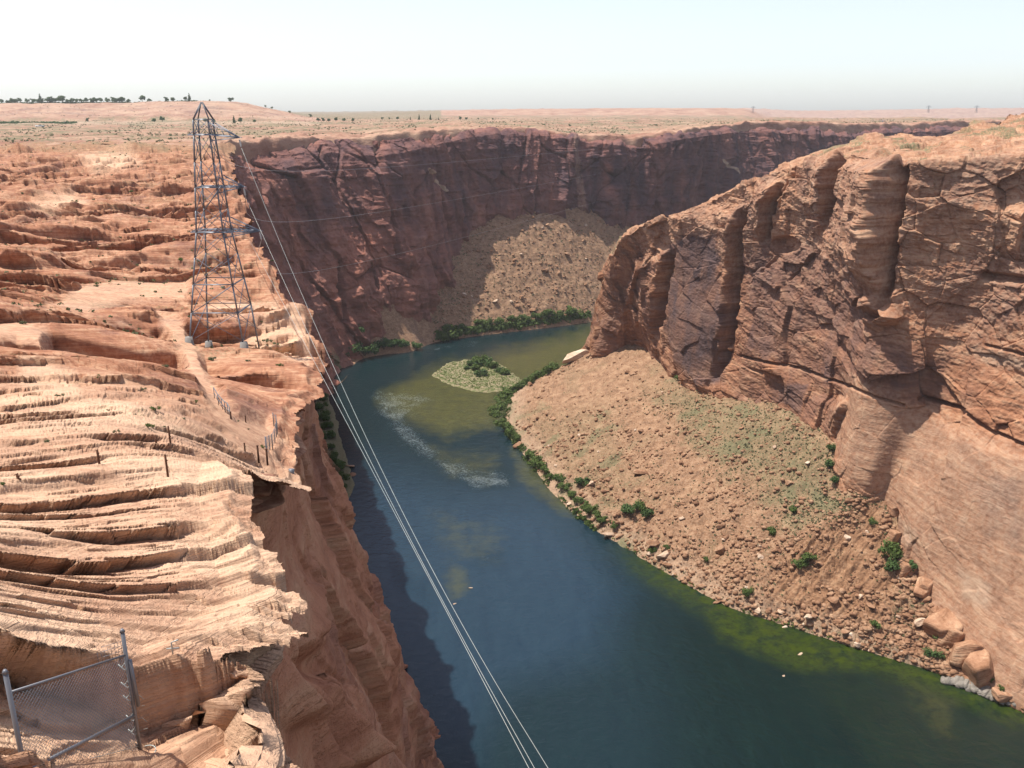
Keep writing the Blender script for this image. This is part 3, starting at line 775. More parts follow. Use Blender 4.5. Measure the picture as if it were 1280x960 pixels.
    varn = .10 + .22*sst(-.2, .6, fbm(S/50, 0*S, Z/40, 3))
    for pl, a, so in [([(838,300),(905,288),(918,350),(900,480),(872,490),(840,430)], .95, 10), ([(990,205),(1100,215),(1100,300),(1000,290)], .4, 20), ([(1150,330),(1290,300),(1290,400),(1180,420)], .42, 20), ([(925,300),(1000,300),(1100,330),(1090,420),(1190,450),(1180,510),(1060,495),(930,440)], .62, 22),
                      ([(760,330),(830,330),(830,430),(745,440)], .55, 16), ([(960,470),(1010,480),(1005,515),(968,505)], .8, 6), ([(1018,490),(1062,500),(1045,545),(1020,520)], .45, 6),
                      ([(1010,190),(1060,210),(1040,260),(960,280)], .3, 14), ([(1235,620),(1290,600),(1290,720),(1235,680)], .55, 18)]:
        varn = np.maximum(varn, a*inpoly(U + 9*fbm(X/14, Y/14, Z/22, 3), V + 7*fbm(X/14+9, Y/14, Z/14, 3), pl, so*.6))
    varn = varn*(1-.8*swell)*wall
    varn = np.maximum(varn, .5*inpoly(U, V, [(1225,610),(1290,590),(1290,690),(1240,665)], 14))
    pale = np.maximum(.20*upper*(1-varn), .30*swell)*wall + .18*(1-wall)
    for pl in ([(1195,700),(1245,730),(1240,770),(1200,750)], [(1215,435),(1290,450),(1290,465),(1225,450)], [(1120,640),(1150,660),(1140,690),(1120,670)]): pale = np.maximum(pale, .6*inpoly(U, V, pl, 8))
    scrub = (.12 + .4*sst(0, .5, fbm(X/30, Y/50, 15., 3)))*(1-wall)
    mask = np.stack([varn, pale, scrub], -1)
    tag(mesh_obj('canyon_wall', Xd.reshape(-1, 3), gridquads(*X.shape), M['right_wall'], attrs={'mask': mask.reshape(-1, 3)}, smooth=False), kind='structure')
    # scree slope below
    up = foot + (foot-wat)*.07
    w2 = wat - (foot-wat)*.05; w2[:, 2] = -4
    m1 = foot*.5 + wat*.5; m1[:, 2] -= 1.5
    m2 = foot*.12 + wat*.88; m2[:, 2] -= .6
    uf = np.array([proj(*((wat[i]+foot[i])/2))[0] for i in range(16)])
    sd = np.concatenate([[0], np.cumsum(np.maximum(np.abs(np.diff(uf)), 10))]); sd[14:] = sd[13] + (np.arange(14, 16)-13)*40
    sp = np.interp(np.linspace(0, sd[-1], 1000), sd, np.arange(16))
    Xc, Tt, sp = sheet([up, m1, m2, w2], 1000, [240, 200, 60], sp)
    X, Y, Z = Xc[..., 0].copy(), Xc[..., 1].copy(), Xc[..., 2].copy()
    U, V = proj(X, Y, Z)
    g = X*RN[0] + Y*RN[1]; S = X*.57 - Y*.82
    d = 1.6*fbm(X/26, Y/26, 1., 4) + 1.0*ridged(S/13, g/60, 2., 3)
    c, e = cells(X/3.2, Y/3.2, 2, 1.); c2, e2 = cells(X/1.5, Y/1.5, 6, 1.)
    rough = .35 + .65*sst(-.2, .4, fbm(X/28, Y/28, 6., 3)) + .5*sst(25, 4, Z)
    d = d + (1.2*np.maximum(c, -.05) + .5*c2)*rough + .3*fbm(X/2, Y/2, 3., 3)
    # eroded red gully with a sharp crest
    gul = inpoly(U, V, [(1100,625),(1075,640),(985,690),(960,760),(1000,770),(1090,790),(1120,740)], 12)
    d = d + gul*1.2*ridged(S/5, g/30, 5., 3)
    Z = Z + d*sst(-3, 3, Z)
    Xd = np.stack([X, Y, Z], -1)
    redn = np.zeros_like(X)
    pale = .12 + .35*sst(10, 2, Z) - .1*gul
    scrub = .05 + .36*inpoly(U, V, [(850,478),(1000,510),(1050,560),(1050,620),(1100,625),(1000,660),(950,620),(880,560),(800,480)], 22) + .25*inpoly(U, V, [(640,520),(760,500),(800,600),(760,640),(700,600)], 20)
    scrub = scrub + .35*sst(6, 1, Z)*sst(.0, .5, fbm(X/12, Y/12, 3.3, 3)) + .2*sst(.1, .5, fbm(X/18, Y/18, 9.3, 3))
    scrub = np.clip(scrub - .6*gul, 0, 1)
    mask = np.stack([redn, np.clip(pale, 0, 1), scrub], -1)
    tag(mesh_obj('scree_slope', Xd.reshape(-1, 3), gridquads(*X.shape), M['talus'], attrs={'mask': mask.reshape(-1, 3)}), kind='structure')
    return Xd, U, V

# ------------------------------------------------------------------ river
def water_material():
    m = NT('river_water'); p = pos(m); at = m.attr('mask'); s = m.sep(at.outputs['Color'])
    mpn = m.node('ShaderNodeMapping'); mpn.inputs['Scale'].default_value = (1, .28, 1); mpn.inputs['Rotation'].default_value = (0, 0, rad(-20)); m.link(p, mpn.inputs[0])
    n = m.noise(mpn.outputs[0], .16, 7, .7, .4); nf = m.noise(p, .5, 5, .7)
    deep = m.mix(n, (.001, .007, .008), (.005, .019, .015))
    blue = m.mix(n, (.006, .020, .038), (.019, .044, .064))  # blue of the reflected sky, put into the water colour
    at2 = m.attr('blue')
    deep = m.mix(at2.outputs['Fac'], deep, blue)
    shal = m.mix(nf, (.045, .050, .012), (.115, .105, .034))
    wf = m.math('ADD', s[1], m.math('MULTIPLY', m.math('SUBTRACT', m.noise(p, .12, 6, .7), .5), 1.1))
    wf = m.math('MULTIPLY', wf, m.ramp(s[1], [(0, 0.), (.12, 1.)]), clamp=True)
    c = m.mix(wf, deep, shal)
    alg = m.math('MULTIPLY', s[2], m.ramp(m.noise(p, .16, 6, .75), [(.38, .25), (.62, 1.)]))
    c = m.mix(alg, c, m.mix(nf, (.016, .030, .004), (.055, .075, .008)))
    # broken water
    sp = m.noise(p, .62, 8, .95, .1); sp2 = m.noise(p, .07, 4, .6, .8)
    rf = m.math('MULTIPLY', m.math('SUBTRACT', m.math('ADD', m.math('ADD', m.math('MULTIPLY', s[0], .30), sp), m.math('MULTIPLY', sp2, .25)), .865), 16., clamp=True)
    rf = m.math('MULTIPLY', rf, m.ramp(s[0], [(.02, 0.), (.2, 1.)]))
    c = m.mix(m.math('MULTIPLY', rf, .26), c, (.38, .44, .45))
    m.link(c, m.b.inputs['Base Color']); m.b.inputs['IOR'].default_value = 1.33
    m.put(m.b.inputs['Roughness'], m.math('ADD', .12, m.math('MULTIPLY', rf, .6)))
    rip = m.noise(p, .5, 6, .75); rip2 = m.noise(p, .22, 4, .6, .5)
    h = m.math('ADD', m.math('MULTIPLY', rip, m.math('ADD', .25, s[0])), m.math('MULTIPLY', rip2, .7))
    m.link(m.bump(h, .7, .75), m.b.inputs['Normal'])
    return m.m
def build_water():
    us = np.linspace(-700, 1900, 1000); vs = np.concatenate([np.linspace(300, 385, 30), np.linspace(388, 1040, 430), np.linspace(1060, 3200, 60)])
    U, V = np.meshgrid(us, vs)
    D = (U-640)/F; B = (480-V)/F
    dz = -SP + B*CP; t = -H/dz
    X = D*t; Y = (CP + B*SP)*t
    wob = 4*fbm(X/25, Y/25, 2., 3)
    Uw = U + wob*1.5; Vw = V + wob
    rif = np.zeros_like(U); sh = np.zeros_like(U); al = np.zeros_like(U)
    for pl, a, so in [([(450,484),(530,488),(550,500),(515,525),(560,570),(640,590),(640,605),(560,600),(500,560),(470,520)], .8, 12), ([(485,494),(545,489),(520,506),(500,520)], .7, 10), ([(560,590),(635,596),(640,608),(590,612)], .9, 5),
                      ([(595,690),(628,690),(628,708),(600,712)], .55, 9), ([(490,705),(545,735),(530,755),(500,735)], .4, 9), ([(400,560),(450,580),(450,600),(420,600)], .55, 8), ([(655,590),(690,620),(700,640),(670,625)], .5, 7), ([(535,438),(600,426),(600,430),(545,440)], .9, 3)]:
        rif = np.maximum(rif, a*inpoly(Uw, Vw, pl, so))
    for pl, a, so in [([(520,470),(560,455),(620,445),(740,410),(745,440),(690,470),(650,490),(620,530),(560,545),(500,520),(470,500)], .75, 12), ([(640,440),(735,422),(735,440),(660,462)], .6, 8),
                      ([(540,560),(620,570),(610,600),(560,590)], .30, 12), ([(558,718),(566,710),(578,716),(580,734),(566,742)], .6, 12), ([(640,560),(690,600),(740,650),(700,640),(650,600)], .5, 8),
                      ([(1130,845),(1165,850),(1195,880),(1185,920),(1150,890)], .22, 16), ([(540,640),(625,660),(620,700),(560,700)], .18, 14)]:
        sh = np.maximum(sh, a*inpoly(Uw, Vw, pl, so))
    # weed and algae along the right shore, darker water past its straight lower edge
    rim, back, foot, wat = right_guides()
    wl = [tuple(proj(*w)) for w in wat]
    pdw = polydist(U, V, wl)
    al = (1-sst(3, 36, pdw))*sst(740, 830, U)*sst(640, 700, V)*.95
    al = np.maximum(al, .95*inpoly(Uw, V, [(860,740),(960,775),(1100,815),(1165,838),(1000,838),(900,800)], 9))
    al = np.maximum(al, .10*inpoly(Uw, V, [(1000,840),(1290,842),(1290,960),(1100,960)], 14))
    al = np.maximum(al, .35*inpoly(Uw, V, [(600,620),(700,600),(740,410),(640,470)], 20)*(V < 470))
    blue = inpoly(Uw, Vw, [(425,640),(460,560),(560,600),(680,610),(760,680),(800,740),(760,830),(640,870),(600,960),(540,940),(450,760)], 45)  # mid-river area where the sky's blue reflection is painted in
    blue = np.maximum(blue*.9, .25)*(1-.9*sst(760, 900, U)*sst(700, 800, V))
    Xg = np.stack([X, Y, 0*X], -1)
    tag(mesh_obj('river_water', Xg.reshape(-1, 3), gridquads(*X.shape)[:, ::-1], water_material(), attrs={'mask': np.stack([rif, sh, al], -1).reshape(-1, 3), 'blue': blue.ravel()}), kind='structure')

# ------------------------------------------------------------------ light, sky, camera
SUN_AZ = math.atan2(-.95, .32)      # from +y towards +x (negative: left)
SUN_EL = rad(67)
def build_light():
    w = bpy.data.worlds.new("World"); scene.world = w; w.use_nodes = True
    nt = w.node_tree; bg = nt.nodes['Background']
    sky = nt.nodes.new('ShaderNodeTexSky'); sky.sky_type = 'NISHITA'; sky.sun_disc = False
    sky.sun_elevation = SUN_EL; sky.sun_rotation = SUN_AZ
    sky.altitude = 1200; sky.air_density = 1.0; sky.dust_density = 2.2; sky.ozone_density = 1.5
    hs = nt.nodes.new('ShaderNodeHueSaturation'); hs.inputs['Saturation'].default_value = .6; hs.inputs['Hue'].default_value = .515; nt.links.new(sky.outputs[0], hs.inputs['Color']); nt.links.new(hs.outputs[0], bg.inputs[0]); bg.inputs[1].default_value = .13
    L = bpy.data.lights.new('sun', 'SUN'); L.energy = 4.2; L.angle = rad(.53); L.color = (1., .95, .87)
    o = bpy.data.objects.new('sun', L); COL.objects.link(o)
    d = Vector((math.sin(SUN_AZ)*math.cos(SUN_EL), math.cos(SUN_AZ)*math.cos(SUN_EL), math.sin(SUN_EL)))
    o.rotation_euler = d.to_track_quat('Z', 'Y').to_euler(); o.location = (0, 0, 400)
    cam = bpy.data.cameras.new('camera'); cam.sensor_width = 36; cam.lens = 36*F/1280; cam.clip_start = .1; cam.clip_end = 60000
    c = bpy.data.objects.new('camera', cam); COL.objects.link(c); c.location = (0, 0, H); c.rotation_euler = (math.pi/2 - PITCH, 0, 0)
    scene.camera = c
    vs = scene.view_settings; vs.view_transform = 'Standard'; vs.look = 'None'; vs.exposure = .65; vs.gamma = 1
build_light()
build_left_plateau(); build_far_plateau(); build_left_face()
FT = build_far_wall(); RT = build_right(); build_water()
def build_haze():
    b = MB(); b.box((0, 5300, H - 90), (22000, 11400, 560))
    m = bpy.data.materials.new('haze_air'); m.use_nodes = True; nt = m.node_tree
    nt.nodes.remove(nt.nodes['Principled BSDF'])
    v = nt.nodes.new('ShaderNodeVolumePrincipled'); v.inputs['Density'].default_value = 4.8e-5
    v.inputs['Color'].default_value = (.96, .98, 1, 1); v.inputs['Anisotropy'].default_value = .2
    nt.links.new(v.outputs[0], nt.nodes['Material Output'].inputs['Volume'])
    o = b.build('haze', m); tag(o, kind='stuff')
build_haze()
# ------------------------------------------------------------------ finding places on the finished ground
class Surf:
    """a displaced sheet: world point under a photo pixel"""
    def __init__(s, X):
        s.X = X.reshape(-1, 3); u, v = proj(s.X[:, 0], s.X[:, 1], s.X[:, 2]); s.u = u; s.v = v
        n = grid_normals(blur(X, 4)); n = np.where(n[..., 2:] < 0, -n, n); s.N = n.reshape(-1, 3)
    def at(s, u, v):
        k = np.argmin((s.u-u)**2 + (s.v-v)**2); return s.X[k].copy(), s.N[k]
SR = Surf(RT[0]); SF = Surf(FT[0])
def gz(x, y):
    """ground height on the left plateau"""
    X = np.array([x], float); Y = np.array([y], float); h = left_height(X, Y); hb = left_height(X, Y, False)
    U, V = proj(X, Y, H+hb); r = 0
    for pl, so in ROADS: r = max(r, float(inpoly(U, V, pl, so)[0]))
    return H + float(h[0])*(1-r) + float(hb[0])*r
def at_left(u, v):
    """the ground point of the left plateau seen at pixel (u,v)"""
    d = ray(u, v); lo, hi = 5., 900.
    ts = np.exp(np.linspace(math.log(7), math.log(900), 500)); X = d[0]*ts; Y = d[1]*ts; Z = H + d[2]*ts
    g = H + left_height(X, np.maximum(Y, 5.)); k = np.argmax(Z < g)
    return np.array([X[k], Y[k], gz(X[k], Y[k])])
def copy_tree(o, parent=None):
    c = o.copy(); COL.objects.link(c); c.parent = parent
    for ch in list(o.children): copy_tree(ch, c)
    return c
ORD = ['first','second','third','fourth','fifth','sixth','seventh','eighth','ninth','tenth','eleventh','twelfth','thirteenth','fourteenth','fifteenth','sixteenth','seventeenth','eighteenth','nineteenth','twentieth']
def ordlabel(k, n, what, where, side='left'):
    if n == 1: return f'{what} {where}'
    if k == 0: w = f'leftmost {what}'
    elif k == n-1: w = f'rightmost {what}'
    else: w = f'{what}, {ORD[k]} from the left,'
    return f'{w} {where}'

# ------------------------------------------------------------------ materials of things
M['steel'] = flat_mat('galvanised_steel', (.19, .195, .21), .5, .5, .15, 2.)
M['steel_paint'] = flat_mat('weathered_steel', (.20, .21, .24), .6, .3, .2, 1.)
M['wire'] = flat_mat('aluminium_cable', (.42, .44, .41), .45, .3, .08, 1.)
M['thin_wire'] = flat_mat('dull_cable', (.36, .34, .34), .5, .3, .08, 1.)
M['rust'] = flat_mat('rusty_steel', (.10, .045, .025), .85, .2, .3, 8.)
M['concrete'] = flat_mat('concrete', (.24, .225, .205), .9, 0, .15, 3.)
M['white'] = flat_mat('white_paint', (.75, .77, .76), .5, 0, .05, 3.)
M['glass'] = flat_mat('dark_glass', (.03, .035, .04), .1, 0, .1, 3., .5)
M['tyre'] = flat_mat('tyre_rubber', (.02, .02, .02), .8, 0, .1, 3.)
M['porcelain'] = flat_mat('insulator_porcelain', (.55, .55, .53), .3, 0, .05, 3.)
M['bark'] = flat_mat('bark', (.12, .085, .06), .9, 0, .25, 6.)
M['leaf_bank'] = leaf_mat('riverbank_leaves', (.055, .092, .022), (.125, .175, .045))
M['leaf_dark'] = leaf_mat('juniper_leaves', (.045, .088, .028), (.10, .16, .048), .25)
M['leaf_dry'] = leaf_mat('desert_leaves', (.085, .10, .045), (.17, .175, .085), .15)
M['grass'] = leaf_mat('bar_grass', (.065, .115, .018), (.155, .205, .042), .3)

# ------------------------------------------------------------------ plants
def leaf_cloud(lobes, n, size, rs, flat=.75):
    """many small leaf faces through the volume of several lobes: (centre, radius) list"""
    w = np.array([l[1]**2 for l in lobes]); w /= w.sum()
    idx = rs.choice(len(lobes), n, p=w)
    c = np.array([lobes[i][0] for i in idx]); r = np.array([lobes[i][1] for i in idx])
    d = rs.normal(size=(n, 3)); d /= np.linalg.norm(d, axis=1)[:, None]
    rad_ = rs.random(n)**.45
    p = c + d*(r*rad_)[:, None]*np.array([1, 1, flat]); p[:, 2] = np.abs(p[:, 2])
    nn = d + rs.normal(size=(n, 3))*.6; nn[:, 2] += .4; nn /= np.linalg.norm(nn, axis=1)[:, None]
    a = np.cross(nn, rs.normal(size=(n, 3))); a /= np.linalg.norm(a, axis=1)[:, None]; b = np.cross(nn, a)
    s = size*(.6 + .8*rs.random(n))[:, None]
    V = np.stack([p - a*s - b*s*.55, p + a*s - b*s*.55, p + a*s*.8 + b*s*.7, p - a*s*.7 + b*s*.6], 1).reshape(-1, 3)
    Q = np.arange(4*n).reshape(-1, 4)
    tint = np.repeat(np.clip(.45*rs.random(n) + .55*p[:, 2]/max(1e-3, p[:, 2].max()), 0, 1), 4)
    return V, Q, tint
def make_bush(name, seed, kind='bank', leafm='leaf_bank'):
    rs = np.random.default_rng(seed); root = empty(name)
    if kind == 'bank': lobes = [((rs.uniform(-.6, .6), rs.uniform(-.6, .6), rs.uniform(.3, .75)), rs.uniform(.32, .55)) for _ in range(7)]; n, sz = 620, .085
    elif kind == 'low': lobes = [((rs.uniform(-.7, .7), rs.uniform(-.7, .7), rs.uniform(.1, .35)), rs.uniform(.25, .45)) for _ in range(6)]; n, sz = 420, .07
    elif kind == 'tree': lobes = [((rs.uniform(-.42, .42), rs.uniform(-.42, .42), rs.uniform(.7, 1.45)), rs.uniform(.28, .5)) for _ in range(8)]; n, sz = 520, .10
    else: lobes = [((rs.uniform(-.1, .1)*(1-k/8), rs.uniform(-.1, .1), .35 + k*.2), .36*(1 - k/9.5)) for k in range(8)]; n, sz = 420, .08   # spire
    V, Q, t = leaf_cloud(lobes, n, sz, rs)
    f = mesh_obj('crown' if kind in ('tree', 'spire') else 'foliage', V, Q, M[leafm], root, False, {'tint': t})
    b = MB()
    if kind in ('tree', 'spire'):
        b.tube([(0, 0, -.15), (.02, 0, .4), (.0, .03, .9)], .075, 6, .03)
        for k in range(4):
            a = rs.uniform(0, 6.28); b.tube([(0, 0, .35+.1*k), (.3*math.cos(a), .3*math.sin(a), .8+.12*k)], .03, 4, .01)
        b.build('trunk', M['bark'], root)
    else:
        for k in range(7):
            a = rs.uniform(0, 6.28); b.tube([(0, 0, -.12), (.2*math.cos(a), .2*math.sin(a), .25), (.45*math.cos(a), .45*math.sin(a), .6 if kind == 'bank' else .3)], .025, 4, .008)
        b.build('stems', M['bark'], root)
    return root
PROTO = {}
_used = set()
def plant(proto, seed, loc, r, label, cat, group, name, leafm='leaf_bank', sz=None):
    key = (proto, seed % 4, leafm)
    if key not in PROTO:
        o = make_bush(name, 100 + seed % 4 + 10*len(proto), proto, leafm); PROTO[key] = o
    else: o = copy_tree(PROTO[key]); o.name = name
    rs = np.random.default_rng(seed*7+1)
    o.location = loc; o.rotation_euler = (0, 0, rs.uniform(0, 6.28))
    g = 1.7 if proto == 'bank' else (1.3 if proto == 'low' else 1.)
    o.scale = (g*r*rs.uniform(.9, 1.1), g*r*rs.uniform(.9, 1.1), g*(sz or r)*rs.uniform(.9, 1.1))
    tag(o, label, cat, group); return o

def dist_of(p): return float(p[1]*CP - (p[2]-H)*SP)
def px(p, n): return n*dist_of(p)/F          # metres covered by n photo pixels at p

def build_bank_plants():
    # far bank: a thick green hedge at the foot of the lit scree
    us = [549,556,564,571,579,586,594,602,609,617,624,632,640,647,655,662,669,677,685,692,700,707,715,722,729,736]
    n = len(us); third = [('in the left third of the far hedge', 0, 9), ('in the middle of the far hedge', 9, 18), ('in the right third of the far hedge', 18, n)]
    for k, u in enumerate(us):
        v = np.interp(u, [545, 600, 640, 700, 735], [427, 418, 413, 406, 399])
        p = P(u, v, z=.2); r = px(p, random.uniform(6.5, 9.5)); p[1] += r*.8
        for (w, a, b_) in third:
            if a <= k < b_: lab = ordlabel(k-a, b_-a, 'dense green shrub', w)
        plant('bank', k, p, r, lab, 'shrub', 'green hedge on the far bank', 'riverbank_shrub', sz=r*1.05)
    us2 = [600, 612, 624, 640, 655, 670, 684, 698, 712, 560, 575]
    for k, u in enumerate(sorted(us2)):
        v = np.interp(u, [545, 600, 640, 700, 735], [427, 418, 413, 406, 399]) - random.uniform(9, 13)
        p, _ = SF.at(u, v); r = px(p, random.uniform(4, 6.5))
        plant('bank', k+3, p, r, ordlabel(k, len(us2), 'grey-green shrub', 'in the upper row above the far bank hedge'), 'shrub', 'upper shrubs over the far hedge', 'riverbank_shrub')
    sh = [(432,447,8),(444,440,9),(456,444,8),(468,441,8),(480,436,7),(492,434,7),(503,433,6),(452,408,7),(447,420,8),(520,436,5)]
    sh.sort()
    for k, (u, v, s) in enumerate(sh):
        p, _ = SF.at(u, v); r = px(p, s)
        plant('bank', k+1, p, r, ordlabel(k, len(sh), 'dark shaded shrub', 'at the foot of the shaded far wall'), 'shrub', 'shaded shrubs under the far wall', 'riverbank_shrub', 'leaf_dark')
    # island
    isl = [(590,458,5,'leftmost dark shrub on the island crest'),(600,455,7,'large dark shrub at the middle of the island crest'),(609,457,7,'bushy dark shrub right of the island crest middle'),(617,460,5,'small shrub right of the big island shrubs'),
           (602,470,6,'lone round green shrub at the near side of the island'),(596,463,5,'shrub just behind the lone round island shrub'),(624,466,4,'small shrub towards the right end of the island'),(631,469,4.5,'dark green shrub at the right end of the island'),(584,462,3.5,'small low shrub on the left slope of the island')]
    for k, (u, v, s, lab) in enumerate(isl):
        p = P(u, v, z=.6); plant('bank', k, p, px(p, s), lab, 'shrub', 'shrubs on the grassy island', 'island_shrub', 'leaf_bank' if k % 2 else 'leaf_dark')
    # right bank of the river, from the bend down to the near pool
    rb = [(690,462,6),(683,466,6),(676,469,6),(668,474,5),(661,478,5),(655,484,5),(647,488,6),(640,490,5),(632,494,6),(626,498,7),(621,503,7),(617,510,7),(616,518,7),(619,526,7),(624,534,6),(630,540,7),(636,546,6),(645,551,4),
          (660,572,6),(665,580,7),(672,586,6),(680,592,5),(688,600,5),(697,606,7),(703,612,5),(711,622,5),(722,630,5),(730,636,5),(737,642,6),(745,648,5),(752,655,6),(765,660,4)]
    for k, (u, v, s) in enumerate(rb):
        p, _ = SR.at(u + 2, v - 1)
        a = 0 if k < 9 else (9 if k < 18 else 18); b_ = 9 if a == 0 else (18 if a == 9 else len(rb))
        w = {0: 'on the shore beside the island', 9: 'around the right scree tip', 18: 'on the straight right shore'}[a]
        i = k-a; nn = b_-a
        lab = (f'farthest fresh green shrub {w}' if i == 0 else f'nearest fresh green shrub {w}' if i == nn-1 else f'fresh green shrub, {ORD[i]} from the far end, {w}')
        plant('bank', k+2, p, px(p, s), lab, 'shrub', 'green shrubs on the right shore', 'riverbank_shrub')
    lone = [(727,607,8,'round dark shrub just above the right shore, alone on red scree'),(789,641,9,'left one of the twin dark shrubs on the red scree'),(800,636,7,'small middle shrub of the cluster on the red scree'),(809,646,8,'right one of the twin dark shrubs on the red scree'),
            (1001,708,8,'left half of the shrub pair on the bare orange gully'),(1013,702,8,'right half of the shrub pair on the bare orange gully'),(1114,695,12,'tall green shrub against the cliff foot at the gully top'),(1116,714,9,'dark shrub just below the tall cliff foot shrub'),
            (1152,706,9,'dark round shrub between the fallen slabs at lower right'),(1042,566,8,'dark shrub in the corner where the scree meets the bare swell'),(1041,585,7,'second dark shrub down the scree and swell corner'),(1043,603,6,'third dark shrub down the scree and swell corner'),
            (850,475,5,'pale shrub at the foot of the varnished slab'),(842,466,4,'small pale shrub beside the varnished slab foot'),(935,744,6,'small bright shrub on the shore rocks below the gully'),(883,702,4,'tiny green shrub low on the scree left of the gully'),
            (815,690,5,'fresh green shrub among pale shore boulders'),(832,686,4,'thin green shrub above the pale shore boulders'),(1090,655,5,'grey shrub on the crest of the eroded gully'),(965,668,6,'grey green shrub on the lower grey scree'),(992,640,6,'grey shrub in the middle of the grey scree'),
            (1170,795,8,'green shrub in the gap left of the big grooved slab'),(1166,822,8,'dark shrub low in the gap by the big grooved slab'),(1095,784,6,'green bush on the shore boulders near the right corner'),(1240,838,7,'green bush behind the grey grooved ledge'),(1262,850,7,'green bush at the right edge behind the grey ledge'),(1215,832,6,'low green bush at the left end of the grey ledge')]
    for k, (u, v, s, lab) in enumerate(lone):
        p, _ = SR.at(u, v)
        plant('bank', k, p, px(p, s*.85), lab, 'shrub', None, 'scree_shrub', 'leaf_dark' if 'dark' in lab else 'leaf_bank')
    # left bank strip
    lb = [(401,500,6),(403,512,6),(406,524,7),(409,536,6),(411,548,7),(415,562,5),(417,575,6),(421,588,7),(424,600,7),(426,610,5)]
    for k, (u, v, s) in enumerate(lb):
        p = P(u, v, z=.5); i = k
        lab = 'farthest sunlit shrub on the narrow left bank under the cliff' if k == 0 else 'nearest sunlit shrub on the narrow left bank under the cliff' if k == len(lb)-1 else f'sunlit shrub, {ORD[k]} from the far end, on the narrow left bank'
        plant('bank', k, p, px(p, s), lab, 'shrub', 'shrubs on the narrow left bank', 'riverbank_shrub')
    nb = [(508,884,8,'dark shrub at the shaded cliff foot near the red river rock'),(520,908,8,'dark shrub just above the near end of the shaded shore'),(528,935,9,'big dark shrub at the near end of the shaded shore'),(515,895,6,'small dark shrub between two on the shaded shore')]
    for k, (u, v, s, lab) in enumerate(nb):
        p = P(u, v, z=.5); plant('bank', k, p, px(p, s), lab, 'shrub', 'shrubs on the shaded near shore', 'riverbank_shrub', 'leaf_dark')

def build_left_plants():
    L = [(186,538,9,'yellow green bush on the ledge behind the rusty posts'),(146,544,6,'straw coloured tuft left of the ledge bush'),(75,496,7,'grey bush on the banded slope at left'),(123,478,7,'grey bush on the slope right of the banded rock'),(208,463,7,'green bush beside the pale track below the pylon'),
         (178,490,6,'green tuft on the red ledge above the dark hollow'),(195,515,9,'long low green bush in front of the dark hollow'),(230,527,5,'small green tuft at the ledge by the concrete pad'),(267,452,8,'dark green bush on the rock below the pylon'),(245,503,5,'tuft on the left side of the pale track'),
         (77,565,6,'dry bush beside the single rusty post'),(60,556,6,'straw tuft left of the dry bush'),(4,609,7,'green bush at the left edge of the picture'),(334,428,8,'green bush right of the pylon foot'),(346,434,6,'small bush on the rim right of the pylon foot'),
         (120,351,5,'grey green bush above the tan track'),(121,360,5,'low bush at the edge of the tan track'),(45,383,4,'small bush in front of the red hump'),(178,374,4,'small bush at the lower edge of the tan track'),(28,406,8,'green patch bush on the grey track at left'),
         (240,411,5,'bush at the left foot of the pylon'),(328,560,6,'green bush on the concrete pad by its fence'),(298,532,4,'small tuft on the concrete pad'),(310,540,3,'tiny tuft in the middle of the pad'),(305,560,3,'tiny tuft at the near side of the pad'),
         (30,245,6,'dark bush beside the pale hollow far left'),(150,300,4,'grey bush on the broken ledges'),(165,240,5,'grey green bush in the shallow gully'),(185,262,4,'small bush below the shallow gully'),(225,365,4,'bush on the far side of the tan track'),
         (228,332,6,'green bush left of the pylon legs'),(340,330,4,'bush on the rim beyond the pylon'),(310,452,5,'grey bush under the rim by the pylon foot'),(350,460,6,'dark bush in the notch at the rim'),(135,515,4,'tuft on thin beds'),(205,536,4,'tuft right of the yellow green bush')]
    for k, (u, v, s, lab) in enumerate(L):
        p = at_left(u, v); plant('low', k, p, px(p, s*.62), lab, 'bush', 'desert bushes on the left plateau', 'desert_bush', 'leaf_dry' if k % 3 else 'leaf_bank')

